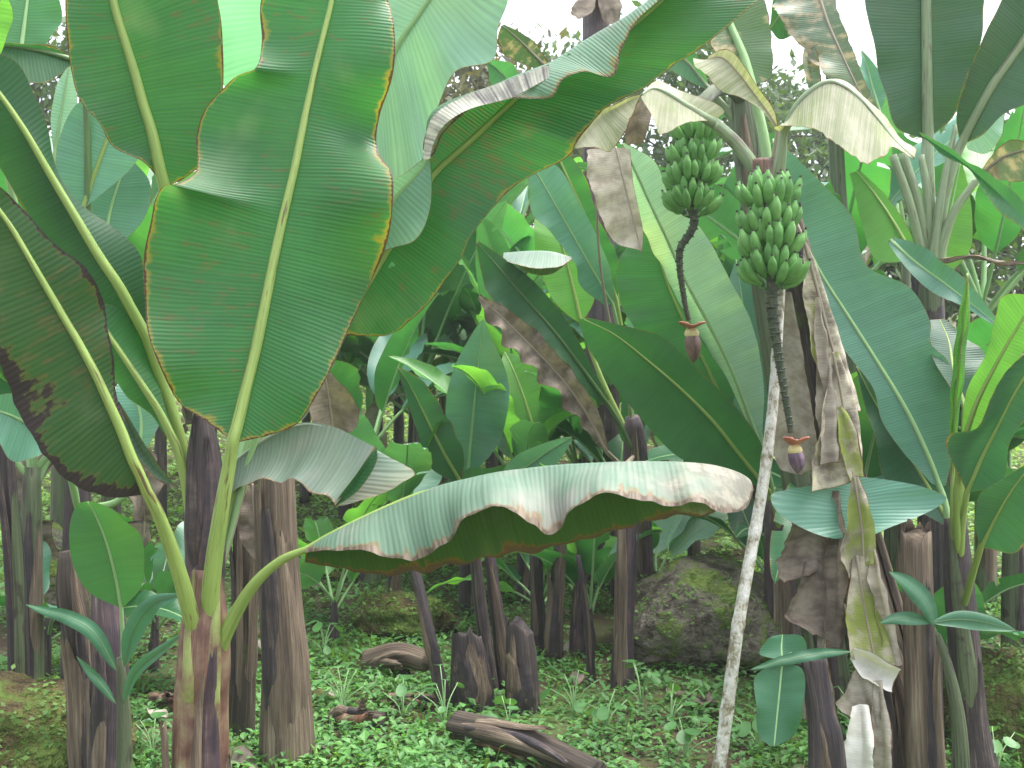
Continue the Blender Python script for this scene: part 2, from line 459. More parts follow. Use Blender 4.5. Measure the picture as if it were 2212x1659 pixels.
TM['dark'] = fibre_mat('stem_dark', [(0, (0.011, 0.009, 0.012)), (0.4, (0.036, 0.027, 0.034)), (0.65, (0.080, 0.058, 0.056)), (0.85, (0.176, 0.140, 0.120)), (1, (0.336, 0.288, 0.248))], rough=0.6, bump=0.6, blotch=.2)
TM['darkmoss'] = fibre_mat('stem_dark_mossy', [(0, (0.018, 0.015, 0.014)), (0.45, (0.061, 0.046, 0.037)), (0.75, (0.152, 0.112, 0.076)), (1, (0.304, 0.254, 0.182))], rough=0.8, bump=0.8, moss=0.35)
TM['green'] = fibre_mat('stem_green', [(0, (0.042, 0.058, 0.031)), (0.4, (0.104, 0.135, 0.068)), (0.75, (0.177, 0.218, 0.114)), (1, (0.312, 0.291, 0.208))], rough=0.5, patch=(0.05, 0.035, 0.03))

TM['ygsheath'] = fibre_mat('stem_yellowgreen', [(0, (0.10, 0.05, 0.04)), (0.3, (0.20, 0.13, 0.08)), (0.55, (0.26, 0.29, 0.10)), (1, (0.34, 0.42, 0.14))], zs=3, xs=5, rough=0.45, bump=0.25, blotch=.5)

# ---------------------------------------------------------------- leaves
def build_leaf(th, curves, mi, mat, rib=None, up='cam', nu=90, nv=14, bow=(0.0, 0.0), ruf=0.012, wl=0.22, rag=0.0, seed=0,
               tears=0, name='leaf', rr=(0.012, 0.003), pet=None, petr=None, ribside=1, label=None, ribname='midrib', hang=0.0, emul=None, ribdrop=0.0, upside=None, holes=0):
    """curves: list of (nu,3) arrays from left margin to right margin, curves[mi] the midrib"""
    rs = np.random.default_rng(seed + 5)
    C = [np.asarray(c, float) for c in curves]
    mid = C[mi]
    cols, vv = [], []
    ncol_l = nv if mi > 0 else 0
    ncol_r = nv if mi < len(C) - 1 else 0
    def side(cs, n, sgn):
        out = []
        for j in range(n + 1):
            t = j / n
            if len(cs) == 2:
                p = cs[0] * (1 - t) + cs[1] * t
            elif len(cs) == 3:
                a, b, c = cs
                p = a * (2 * (t - .5) * (t - 1)) + b * (-4 * t * (t - 1)) + c * (2 * t * (t - .5))
            else:
                a, b, c, d = cs
                k = t * 3
                i = min(int(k), 2)
                f = k - i
                q = [2 * cs[0] - cs[1]] + list(cs) + [2 * cs[-1] - cs[-2]]
                A, B, D, G = q[i], q[i + 1], q[i + 2], q[i + 3]
                p = 0.5 * (2 * B + (-A + D) * f + (2 * A - 5 * B + 4 * D - G) * f ** 2 + (-A + 3 * B - 3 * D + G) * f ** 3)
            out.append((t, p))
        return out
    L = side([C[i] for i in range(mi, -1, -1)], ncol_l, -1) if ncol_l else [(0, mid)]
    R = side([C[i] for i in range(mi, len(C))], ncol_r, 1) if ncol_r else [(0, mid)]
    grid = [p for t, p in L[::-1]] + [p for t, p in R[1:]]
    ts = [-t for t, p in L[::-1]] + [t for t, p in R[1:]]
    G = np.stack(grid, 1)                       # nu, nc, 3
    T = np.array(ts)
    nc = len(T)
    du = np.gradient(G, axis=0)
    dv = np.gradient(G, axis=1)
    nr = np.cross(du, dv)
    nr /= np.linalg.norm(nr, axis=2)[..., None] + 1e-9
    s = np.r_[0, np.cumsum(np.linalg.norm(np.diff(mid, axis=0), axis=1))]
    wid = np.linalg.norm(G[:, -1] - mid, axis=1)[:, None] * (T > 0) + np.linalg.norm(G[:, 0] - mid, axis=1)[:, None] * (T <= 0)
    wn_ = np.clip(wid / (wid.max() + 1e-6), 0, 1)
    A = np.abs(T)[None, :]
    disp = np.zeros(G.shape[:2])
    disp += np.where(T[None] < 0, bow[0], bow[1]) * np.sin(np.pi * A * 0.9) * wid
    for sg in (-1, 1):
        w = np.zeros(len(s))
        for k in range(4):
            f = 2 * math.pi / (wl * rs.uniform(0.55, 1.9))
            w += math.sin(rs.uniform(0, 6)) * np.sin(f * s + rs.uniform(0, 6.28)) * 0.7
        f2 = 2 * math.pi / (wl * 0.23)
        w2 = np.sin(f2 * s + rs.uniform(0, 6) + 2 * np.sin(s * 9)) * 0.05
        m = (np.sign(T) == sg)[None, :]
        disp += m * (w[:, None] * A ** 1.6 + w2[:, None] * A ** 0.8) * ruf * wn_
    G = G + nr * disp[..., None]
    if rag > 0:                                   # ragged margin: pull the margin inwards unevenly
        for sg in (-1, 1):
            rn = np.array([mnoise.noise(Vector((x * 14 + seed, sg * 7.7, 0))) * 0.6 + mnoise.noise(Vector((x * 45 + seed, sg * 3.3, 2))) * 0.5 for x in s])
            k = 1 - rag * np.clip(0.35 + rn, 0, 1)
            sel = np.where(np.sign(T) == sg)[0]
            for j in sel:
                tt = abs(T[j])
                G[:, j] = mid + (G[:, j] - mid) * (1 - (1 - k) * tt ** 2)[:, None]
    # tears along the veins
    dead_faces = set()
    for _ in range(tears):
        i = int(rs.uniform(0.12, 0.93) * (nu - 1)); sg = rs.choice((-1, 1)); tmin = rs.uniform(0.15, 0.7)
        for j in range(nc - 1):
            if np.sign(T[j] + T[j + 1]) == sg and min(abs(T[j]), abs(T[j + 1])) >= tmin:
                dead_faces.add((i, j))
        sel = (np.sign(T) == sg) & (np.abs(T) > tmin)
        k = min(nu, i + 1 + int(rs.uniform(3, 9)))
        off = rs.uniform(-0.03, 0.03)
        fall = np.linspace(1, 0, k - i - 1)[:, None]
        G[i + 1:k, sel] += nr[i + 1:k, sel] * (fall * off * (np.abs(T[sel]) - tmin)[None])[..., None] * 1.4
    for _ in range(holes):
        i, j = int(rs.uniform(.15, .9) * nu), int(rs.uniform(.05, .95) * (nc - 1))
        for di in range(rs.integers(1, 3)):
            dead_faces.add((i + di, j))
            if rs.random() < .5: dead_faces.add((i + di, j + 1))
    V = G.reshape(-1, 3)
    faces = [(i * nc + j, i * nc + j + 1, (i + 1) * nc + j + 1, (i + 1) * nc + j)
             for i in range(nu - 1) for j in range(nc - 1) if (i, j) not in dead_faces]
    # normal to the upper side
    k = nu // 2
    nm = nr[int(nu * .3):int(nu * .7), nc // 4:nc - nc // 4].mean(axis=(0, 1))
    if upside == 'L': nm = nr[int(nu * .3):int(nu * .7), :nc // 3].mean(axis=(0, 1))
    view = np.array((0, 0, CAM_Z)) - mid[k]
    want = np.dot(nm, view) > 0 if up in ('cam', 'away') else nm[2] > 0
    if up == 'away': want = not want
    # face winding above gives normal = cross(dv, du) = -nr
    if want:
        faces = [f[::-1] for f in faces]
    upn = nm if want else -nm
    upn = upn / (np.linalg.norm(upn) + 1e-9)
    me = new_mesh(name, V - th.base, faces, LM[mat])
    Um = np.repeat(s[:, None], nc, 1)
    Vm = T[None, :] * wid
    if emul is None: emul = (rs.uniform(.7, 2.2), rs.uniform(.7, 2.2))
    edge = (1 - A) * wid * np.where(T < 0, emul[0], emul[1])[None, :]
    edge = np.minimum(edge, np.minimum(Um * 3, (s[-1] - Um) * 1.0 + 0.0)[:, :])
    set_uv(me, np.stack([Um, Vm], 2).reshape(-1, 2), "UVMap")
    set_uv(me, np.stack([edge, Um / s[-1]], 2).reshape(-1, 2), "Edge")
    o = link(name, me, th.o)
    if label: o["label"] = label
    if rib:
        n_r = min(nu, 40)
        idx = np.linspace(0, nu - 1, n_r).astype(int)
        path = mid[idx] + 0
        rad = np.linspace(rr[0], rr[1], n_r)
        sideoff = -upn[None, :] * (rad * 0.35)[:, None]
        path = path + sideoff - np.array((0, 0, ribdrop))[None] * np.linspace(.3, 1, n_r)[:, None]
        if pet is not None and len(pet):
            pp = np.vstack([np.asarray(pet, float), path[:1]])
            pq, pl = arcres(pp, max(8, int(len(pp) * 4)))
            r0 = petr if petr else rr[0] * 1.5
            prad = np.linspace(r0, rr[0], len(pq)) * (1 - .6 * np.linspace(1, 0, len(pq)) ** 6)
            path = np.vstack([pq[:-1], path])
            rad = np.r_[prad[:-1], rad]
        v, f, uvs = tube(path, rad, 9)
        mr = new_mesh(ribname, np.array(v) - th.base, f, RM[rib])
        set_uv(mr, uvs)
        link(ribname, mr, o)
    return o

_seed = [100]
def lf(th, mat, d, mid, L=None, R=None, pet=(), rib='yg', up='cam', dl=-0.03, dr=-0.03, LF=None, RF=None, nu=90, align=True, **kw):
    """leaf from sketch outlines: mid/L/R are lists of (x, y[, depth offset]); d = (base depth, tip depth)"""
    _seed[0] += 1
    d0, d1 = d if isinstance(d, tuple) else (d, d)
    k = len(mid)
    mw = [P(p[0], p[1], (d0 + (d1 - d0) * i / (k - 1)) + (p[2] if len(p) > 2 else 0)) for i, p in enumerate(mid)]
    M, ml = arcres(mw, nu)
    dep = M[:, 1]
    def edge(pts, dd):
        if pts is None: return None
        n = len(pts)
        out = []
        for i, p in enumerate(pts):
            fr = i / (n - 1)
            dm = np.interp(fr, np.linspace(0, 1, nu), dep)
            off = p[2] if len(p) > 2 else dd * math.sin(math.pi * min(1, max(0, fr * 0.96 + 0.02)))
            out.append(P(p[0], p[1], dm + off))
        return arcres(out, nu)[0]
    cs = [edge(L, dl)] if L else []
    if LF: cs.append(edge(LF, dl * 0.5))
    mi = len(cs)
    cs.append(M)
    if RF: cs.append(edge(RF, dr * 0.5))
    if R: cs.append(edge(R, dr))
    pw = [P(*p) for p in pet]
    sd_ = kw.pop('seed', _seed[0])
    return build_leaf(th, cs, mi, mat, rib=rib, up=up, nu=nu, pet=pw, seed=sd_, **kw)

def wleaf(th, p0, az, el, length, width, droop=0.8, mat='green', rib='pale', fold=0.35, twist=0.0, nu=44, nv=8, pl=0.25, tears=0, seed=0, side_ang=None, **kw):
    """leaf grown in world space: arching midrib from p0"""
    rs = np.random.default_rng(seed)
    p = np.array(p0, float)
    step = length / 40
    pts, e = [p.copy()], el
    n = 40
    for i in range(n):
        t = i / n
        e -= droop * (0.4 + 1.6 * t) / n
        a = az + 0.15 * math.sin(t * 3 + seed)
        p = p + step * np.array((math.cos(e) * math.sin(a), math.cos(e) * math.cos(a), math.sin(e)))
        pts.append(p.copy())
    pts = np.array(pts)
    npet = int(n * pl)
    M, ml = arcres(pts[npet:], nu)
    tg = np.gradient(M, axis=0); tg /= np.linalg.norm(tg, axis=1)[:, None]
    t = np.linspace(0, 1, nu)
    prof = np.clip(np.sin(np.pi * np.clip(t, 0, 1) ** 0.72), 0, 1) ** 0.62 * (1 - 0.35 * t)
    prof[0] = 0.02; prof[-1] = 0.01
    sdv = np.cross(tg, (0, 0, 1.0)); sdv /= np.linalg.norm(sdv, axis=1)[:, None] + 1e-6
    upv = np.cross(sdv, tg)
    tw = twist + 0.25 * np.sin(t * 4 + seed)
    s2 = sdv * np.cos(tw)[:, None] + upv * np.sin(tw)[:, None]
    u2 = np.cross(s2, tg)
    fl, fr = fold + rs.uniform(-.15, .15), fold + rs.uniform(-.15, .15)
    w = (prof * width * 0.5)[:, None]
    fwd = tg * w * 0.25
    L = M - s2 * w * math.cos(fl) + u2 * w * math.sin(fl) + fwd
    R = M + s2 * w * math.cos(fr) + u2 * w * math.sin(fr) + fwd
    u_off = length * 0.006
    return build_leaf(th, [L, M, R], 1, mat, rib=rib, up='z', nu=nu, nv=nv, pet=pts[:npet:3], seed=seed, tears=tears,
                      rr=(0.011 * length / 1.5, 0.003), bow=(-0.08, 0.08), ruf=kw.pop('ruf', 0.018), **kw)

def stem(th, pts, widths, mat, name='pseudostem', seg=22, nring=40, ridge=0.05, world=False, seed=0, flare=0.0, ragtop=0.0):
    """pts in sketch coords with depth, widths in sketch units"""
    w = np.array(pts, float) if world else np.array([P(*p) for p in pts])
    rad = np.array(widths, float) if world else np.array([wd * p[2] / FOC / 2 for wd, p in zip(widths, pts)])
    q = np.hstack([w, rad[:, None]])
    q = arcres(q, nring)[0]
    v, f, uv = tube(q[:, :3], q[:, 3], seg, ridge=ridge, rseed=seed)
    v = np.array(v)
    if ragtop:
        for i in range(nring):
            k = sstep(.7, 1.0, i / (nring - 1)) * ragtop
            for j in range(seg):
                an = 2 * math.pi * j / seg
                v[i * seg + j, 2] += k * (mnoise.noise(Vector((math.cos(an) * 2.2, math.sin(an) * 2.2, seed))) * 1.3 + .6 * math.cos(an + seed) + .15 * mnoise.noise(Vector((math.cos(an) * 5, math.sin(an) * 5, seed))))
    me = new_mesh(name, v - th.base, f, TM[mat])
    set_uv(me, uv)
    return link(name, me, th.o), q

def sheath(th, q, t0, t1, ang, arc, mat, lift=0.006, peel=0.0, seed=0, name='sheath', seg=9):
    """an old leaf sheath hugging the stem q (n,4) between fractions t0..t1; frayed top may peel away"""
    rs = np.random.default_rng(seed)
    n = 22
    idx = np.linspace(t0, t1, n) * (len(q) - 1)
    pa = np.stack([np.interp(idx, np.arange(len(q)), q[:, k]) for k in range(4)], 1)
    path, rad = pa[:, :3], pa[:, 3]
    tg = np.gradient(path, axis=0); tg /= np.linalg.norm(tg, axis=1)[:, None]
    V, UV = [], []
    for i in range(n):
        t = tg[i]
        a = np.array((0, -1.0, 0.02)); a = a - t * np.dot(a, t); a /= np.linalg.norm(a); b = np.cross(t, a)
        fr = i / (n - 1)
        w = arc * (1 - 0.75 * fr ** 2.2) * (0.9 + 0.1 * math.sin(fr * 9 + seed))
        r = rad[i] * (.96 + .07 * sstep(0, .3, fr)) + lift * (1 + 0.6 * math.sin(fr * 5 + seed)) * sstep(0, .3, fr) + peel * fr ** 3
        for j in range(seg):
            x = j / (seg - 1) * 2 - 1
            an = ang + x * w / 2 + 0.15 * math.sin(fr * 4 + seed)
            ro = r - lift * 1.2 * abs(x) ** 3
            V.append(path[i] + (a * math.cos(an) + b * math.sin(an)) * ro + t * (0.02 * math.sin(j * 2.1 + seed) * (fr > 0.9)))
            UV.append((an / 6.283, fr * (t1 - t0) * 1.5 + seed))
    F = [(i * seg + j, i * seg + j + 1, (i + 1) * seg + j + 1, (i + 1) * seg + j) for i in range(n - 1) for j in range(seg - 1)]
    me = new_mesh(name, np.array(V) - th.base, F, TM[mat])
    set_uv(me, UV)
    return link(name, me, th.o)

def ground_at(x, d, dz=0.0):
    """world ground point under sketch column x at depth d"""
    wx = (x - 1106.0) / FOC * d
    return np.array((wx, d, gz(wx, d) + dz))

def gy(x, d):
    """sketch y of the ground at column x and depth d"""
    p = ground_at(x, d)
    return 829.5 + (CAM_Z - p[2]) / d * FOC

# ================================================================ the setting
def build_ground():
    xs = np.unique(np.r_[np.linspace(-7, 7, 120), np.linspace(-7, -200, 26), np.linspace(7, 200, 26)])
    ys = np.unique(np.r_[np.linspace(1.0, 16, 150), np.linspace(16, 60, 40), np.linspace(60, 400, 14), np.linspace(-80, 1.0, 20)])
    V = [(x, y, gz(x, y)) for y in ys for x in xs]
    nx = len(xs)
    F = [(j * nx + i, j * nx + i + 1, (j + 1) * nx + i + 1, (j + 1) * nx + i) for j in range(len(ys) - 1) for i in range(nx - 1)]
    m = simple_mat('soil_moss', [(0.0, (0.035, 0.024, 0.016)), (0.35, (0.085, 0.062, 0.04)), (0.6, (0.075, 0.085, 0.035)), (0.85, (0.09, 0.14, 0.04)), (1.0, (0.12, 0.19, 0.05))], scale=1.6, rough=0.95, bump=0.9, bdist=0.05, coord='Position', spec=0.2)
    o = link('ground', new_mesh('ground', V, F, m))
    o["kind"] = "structure"
build_ground()

# weeds: small leaves and grass blades in dense tufts, one mesh
def build_weeds(name, n, ymin, ymax, size, hgt, mat, seed, blade=False, label='', dens=0.42, power=1.0, area=None):
    rs = np.random.default_rng(seed)
    V, F = [], []
    k = 0
    while k < n:
        y = ymin + (ymax - ymin) * rs.random() ** power
        x = rs.uniform(-0.56, 0.56) * y
        dn = 0.5 + 0.5 * mnoise.noise(Vector((x * 0.9, y * 0.9, 1.0))) + 0.25 * mnoise.noise(Vector((x * 3, y * 3, 5.0)))
        if dn < dens * rs.uniform(0.7, 1.25):
            k += 0.15
            continue
        z = gz(x, y)
        H = hgt * (0.35 + 1.1 * dn) * rs.uniform(0.5, 1.2)
        nl = rs.integers(4, 9)
        for _ in range(nl):
            a = rs.uniform(0, 6.283)
            r = rs.uniform(0.0, 0.09)
            c = np.array((x + r * math.cos(a), y + r * math.sin(a), z + H * rs.uniform(0.05, 1.0)))
            s = size * rs.uniform(0.5, 1.4)
            el = rs.uniform(-0.5, 0.7)
            if blade:
                c[2] = z - 0.005
                a2 = a + rs.uniform(-1, 1)
                ht = H * rs.uniform(0.5, 1.5)
                d = np.array((math.cos(a2), math.sin(a2), 0))
                w = np.array((-d[1], d[0], 0)) * s * 0.10
                b = len(V)
                V += [c - w, c + w, c + d * ht * 0.25 + (0, 0, ht * 0.7) + w * 0.8, c + d * ht * 0.25 + (0, 0, ht * 0.7) - w * 0.8, c + d * ht * 0.8 + (0, 0, ht * 0.85)]
                F += [(b, b + 1, b + 2, b + 3), (b + 3, b + 2, b + 4)]
            else:
                d = np.array((math.cos(a) * math.cos(el), math.sin(a) * math.cos(el), math.sin(el)))
                w = np.array((-math.sin(a), math.cos(a), rs.uniform(-.3, .3)))
                up = np.cross(d, w)
                b = len(V)
                V += [c, c + d * s * .45 + w * s * .3 + up * s * .08, c + d * s - up * s * .1, c + d * s * .45 - w * s * .3 + up * s * .08, c + d * s * .5]
                F += [(b, b + 1, b + 4), (b + 1, b + 2, b + 4), (b + 2, b + 3, b + 4), (b + 3, b, b + 4)]
            k += 1
    o = link(name, new_mesh(name, V, F, mat, smooth=False))
    tag(o, label, 'weeds', kind='stuff')

WM1 = simple_mat('weed_leaf', [(0.0, (0.04, 0.12, 0.03)), (0.5, (0.09, 0.25, 0.06)), (0.85, (0.16, 0.36, 0.09)), (1.0, (0.26, 0.44, 0.13))], scale=2.0, rough=0.5, bump=0, coord='Position', trans=0.35, island=0.55)
WM3 = simple_mat('weed_leaf_sunlit', [(0.0, (0.10, 0.22, 0.045)), (0.5, (0.19, 0.37, 0.085)), (1.0, (0.30, 0.50, 0.14))], scale=2.0, rough=0.5, bump=0, coord='Position', trans=0.35, island=0.55)  # lit copy of the weed colour: sun on the slope painted in
WM2 = simple_mat('grass_blade', [(0.0, (0.06, 0.13, 0.02)), (0.5, (0.11, 0.24, 0.04)), (1.0, (0.22, 0.36, 0.09))], scale=2.0, rough=0.55, bump=0, coord='Position', trans=0.35, island=0.5)
build_weeds('ground_cover', 60000, 3.2, 8.0, 0.036, 0.065, WM1, 1, label='low green weeds covering the plantation floor', power=1.15, dens=.26)
build_weeds('distant_ground_cover', 52000, 7.5, 19.0, 0.07, 0.11, WM3, 2, label='green weeds on the slope behind the stems, sunlight painted into the green', dens=0.12, power=0.9)
build_weeds('creeping_weeds', 3500, 3.6, 9.0, 0.055, 0.09, WM1, 4, label='larger leafy weeds scattered over the ground cover', dens=.5)
build_weeds('grass', 12000, 3.2, 13.0, 0.06, 0.075, WM2, 3, blade=True, label='thin grass blades among the low weeds', dens=0.4)

# ================================================================ far trees
BARK = simple_mat('tree_bark', [(0, (0.03, 0.024, 0.018)), (0.6, (0.09, 0.07, 0.05)), (1, (0.17, 0.15, 0.12))], scale=6, stretch=(3, 3, 0.6), rough=0.9, bump=0.8)
TL1 = simple_mat('tree_leaves', [(0, (0.020, 0.05, 0.014)), (0.5, (0.045, 0.10, 0.025)), (1, (0.10, 0.17, 0.045))], scale=0.8, rough=0.55, bump=0, coord='Position', trans=0.35, island=0.6)
TL2 = simple_mat('tree_leaves_olive', [(0, (0.035, 0.045, 0.018)), (0.5, (0.075, 0.085, 0.03)), (1, (0.16, 0.16, 0.06))], scale=0.8, rough=0.6, bump=0, coord='Position', trans=0.3, island=0.6)
def make_tree(x, d, top, rad, label, seed, mat, nleaf=5200, ls=0.2):
    rs = np.random.default_rng(seed)
    b = ground_at(x, d, -0.1)
    th = Thing('forest_tree', label, 'tree', b, 'trees beyond the plantation')
    H = top - b[2]
    V, F = [], []
    def add(path, r0, r1):
        n = len(path)
        v, f, _ = tube(path, np.linspace(r0, r1, n), 7)
        o = len(V); V.extend(v); F.extend([tuple(i + o for i in q) for q in f])
    tp = [b + np.array((math.sin(i * .8 + seed) * .12 * i / 4, math.cos(i + seed) * .1, H * 0.92 * i / 8)) for i in range(9)]
    add(crom(tp, 18), 0.14 * H / 6, 0.03)
    tips = []
    for i in range(22):
        t = rs.uniform(0.25, 0.98)
        p = crom(tp, 50)[int(t * 49)]
        a = rs.uniform(0, 6.283); el = rs.uniform(0.05, 0.8)
        ln = rad * (1.15 - 0.6 * t) * rs.uniform(0.6, 1.1)
        e = p + ln * np.array((math.cos(a) * math.cos(el), math.sin(a) * math.cos(el), math.sin(el)))
        m = (p + e) / 2 + (0, 0, 0.12 * ln)
        add(crom([p, m, e], 8), 0.05 * H / 6 * (1.1 - t * .7), 0.012)
        tips += [e, m, p * .3 + e * .7]
    o = link('trunk', new_mesh('trunk', np.array(V) - b, F, BARK), th.o)
    V, F = [], []
    for k in range(nleaf):
        c = tips[rs.integers(len(tips))] + rs.normal(0, 1, 3) * rad * np.array((.17, .17, .14))
        dv = rs.normal(0, 1, 3); dv[2] -= 0.5; dv /= np.linalg.norm(dv)
        w = np.cross(dv, rs.normal(0, 1, 3)); w /= np.linalg.norm(w) + 1e-6
        s = ls * rs.uniform(0.5, 1.3)
        i = len(V)
        V += [c, c + dv * s * .5 + w * s * .22, c + dv * s, c + dv * s * .5 - w * s * .22]
        F.append((i, i + 1, i + 2, i + 3))
    link('crown', new_mesh('crown', np.array(V) - b, F, mat, smooth=False), th.o)
def ztop(y, d): return CAM_Z - (y - 829.5) / FOC * d
for (x, d, yt, rad, lab, sd_, mt) in [
    (1010, 17.0, 120, 2.3, 'olive-leaved tree showing between the two big leaves at top centre', 1, TL2),
    (1230, 21.0, 120, 2.3, 'thin-crowned tree against the white sky at top centre', 2, TL1),
    (1530, 18.0, 120, 2.4, 'dark tree behind the smaller fruit bunch', 3, TL1),
    (1720, 22.0, 175, 2.3, 'far tree whose top shows above the pale dying leaf', 4, TL1),
    (1880, 15.0, 420, 2.0, 'bushy tree behind the larger bunch and its broad leaf', 5, TL1),
    (2190, 16.0, 330, 2.2, 'dark speckled tree at the right edge', 6, TL1),
    (690, 24.0, 330, 2.6, 'tree hidden behind the foreground leaves left of centre', 7, TL2),
    (330, 24.0, 300, 2.8, 'tree behind the foreground leaves at the left', 8, TL1),
    (60, 18.0, 60, 2.6, 'tall tree at the far left behind the leaves', 9, TL1)]:
    make_tree(x, d, ztop(yt, d), rad, lab, sd_, mt)

# ================================================================ background banana plants
def bplant(x, d, hs_, n, label, seed, mats, spread=1.0, ll=1.7, lw=0.5, el=(0.75, 1.4), tmat='green', r=0.06, lean=0.0, nu=40, azs=None):
    rs = np.random.default_rng(seed)
    b = ground_at(x, d, -0.04)
    th = Thing('banana_plant', label, 'banana plant', b, 'banana plants growing behind')
    top = b + np.array((lean, 0.05, hs_))
    q = stem(th, [b, (b + top) / 2 + np.array((lean * .15, 0, 0)), top], [r * 1.25, r, r * .62], tmat, world=True, nring=16, seg=14, seed=seed)[1]
    for k in range(2):
        sheath(th, q, 0.02 + .15 * k, rs.uniform(.5, .9), rs.uniform(-1, 1), rs.uniform(1.2, 2.2), rs.choice(['brown', 'dark', tmat]), seed=seed * 7 + k)
    a0 = rs.uniform(0, 6.28)
    for i in range(n):
        az = (azs[i] if azs else a0 + i * 2.4 + rs.uniform(-.3, .3))
        e = rs.uniform(*el)
        m = mats[rs.integers(len(mats))]
        L_ = ll * rs.uniform(.75, 1.15)
        wleaf(th, top - np.array((0, 0, 0.12 * rs.random())), az, e, L_, lw * rs.uniform(.8, 1.15), droop=rs.uniform(.3, 1.5) * spread, mat=m,
              rib='pale' if m != 'dead' else 'dead', fold=rs.uniform(.05, .5), twist=rs.uniform(-.5, .5), nu=nu, tears=int(rs.integers(0, 5)), seed=seed * 31 + i)
    # a couple of dead leaves hanging down the stem
    for i in range(2 if hs_ > 1.2 else 0):
        wleaf(th, top - np.array((0, 0, 0.1)), rs.uniform(0, 6.28), 0.1, ll * .55, lw * .5, droop=2.6, mat=rs.choice(['dead', 'deadbrown']), rib='dead', fold=0.9, nu=30, nv=6, seed=seed * 57 + i, ruf=.03)
    return th
G_ = ['green', 'mint', 'blue', 'young', 'pale']
D_ = ['green', 'dark', 'blue', 'tired']
bplant(60, 5.0, 1.15, 7, 'banana plant at the far left edge with grey-green leaves', 21, ['blue', 'green', 'dark'], ll=1.9, lw=.6, tmat='green')
bplant(235, 5.8, 1.3, 6, 'banana plant with bluish leaves behind the far left leaves', 22, ['blue', 'blue', 'green'], ll=1.9, lw=.6, azs=[-.2, .5, 2.2, 3.4, 4.5, 5.5])
bplant(800, 7.4, 1.0, 7, 'low bright green banana plant left of the oval upright leaf', 25, ['green', 'young', 'green', 'blue'], ll=1.5, lw=.42)
bplant(905, 8.6, 1.3, 7, 'banana plant with upright leaves behind the stumps', 26, G_, ll=1.7)
bplant(1120, 8.2, 1.3, 7, 'banana plant with yellow-green leaves right of the oval upright leaf', 27, ['young', 'green', 'young', 'blue'], ll=1.6)
bplant(1270, 9.4, 1.7, 7, 'banana plant far behind the drooping grey leaf', 28, G_, ll=1.9)
bplant(1430, 8.4, 1.3, 6, 'banana plant behind the boulder', 29, ['green', 'blue', 'green', 'pale'], ll=1.6)
bplant(1560, 9.5, 1.9, 7, 'banana plant far behind the smaller fruit bunch', 30, G_, ll=2.0)
bplant(1790, 7.0, 1.9, 7, 'banana plant right behind the larger fruit bunch', 31, ['young', 'green', 'blue'], ll=1.9)
bplant(1935, 6.4, 1.2, 6, 'banana plant with dark leaves behind the pale bare stem at right', 32, D_, ll=1.6)
bplant(2130, 7.0, 2.0, 7, 'tall banana plant at the right behind the fan of petioles', 33, ['young', 'green', 'blue'], ll=1.9)
bplant(2195, 5.6, 1.0, 6, 'banana plant with bright leaves at the right edge', 34, ['young', 'green', 'pale'], ll=1.5, lw=.5)
bplant(1000, 11.5, 2.0, 7, 'distant banana plant on the slope at centre', 35, G_, ll=2.0)
bplant(730, 12.0, 2.2, 7, 'distant banana plant on the slope left of centre', 36, G_, ll=2.0)
bplant(1380, 12.5, 2.3, 7, 'distant banana plant on the slope right of centre', 37, G_, ll=2.0)
bplant(240, 10.5, 2.2, 7, 'distant banana plant on the slope at the left', 38, G_, ll=2.0)
bplant(1960, 11.0, 2.6, 7, 'distant banana plant on the slope at the right', 39, G_, ll=2.0)

bplant(850, 6.6, .55, 7, 'short young plant with pale minty leaves just above the drooping leaf', 40, ['pale', 'mint', 'green', 'young'], ll=1.15, lw=.34, el=(.9, 1.45), r=.04, tmat='dark')
bplant(1130, 7.0, .75, 7, 'short young plant with mixed leaves above the drooping leaf centre', 41, ['mint', 'green', 'dark', 'young'], ll=1.2, lw=.36, el=(.9, 1.45), r=.04, tmat='dark')
bplant(1250, 7.4, .9, 7, 'young plant with pale leaves left of the boulder, farther back', 42, ['blue', 'green', 'mint'], ll=1.3, lw=.38, el=(.8, 1.4), r=.045, tmat='dark')
bplant(960, 9.8, 1.5, 8, 'banana plant with minty leaves high behind the oval leaf', 43, ['mint', 'pale', 'young', 'green'], ll=1.7, lw=.5)
bplant(1180, 10.5, 1.7, 8, 'banana plant with pale leaves far behind the grey-blue leaf', 44, ['mint', 'pale', 'young', 'green'], ll=1.8, lw=.5)
bplant(130, 6.8, 1.9, 8, 'tall banana plant with pale leaves at upper left behind', 45, ['mint', 'pale', 'blue', 'green'], ll=1.9, lw=.6)

bplant(1335, 7.0, .8, 6, 'short plant with pale leaves behind the striped stem', 47, ['pale', 'green', 'mint'], ll=1.1, lw=.36, el=(.8, 1.4), r=.04, tmat='dark')
bplant(1500, 7.2, .8, 6, 'short plant with mixed leaves above the boulder', 48, ['young', 'green', 'pale', 'dark'], ll=1.1, lw=.36, el=(.7, 1.4), r=.04, tmat='dark')
bplant(2060, 6.2, .7, 6, 'short plant with dark and pale leaves behind the right foreground sucker', 49, ['dark', 'blue', 'young', 'mint'], ll=1.2, lw=.4, el=(.7, 1.4), r=.045, tmat='dark')

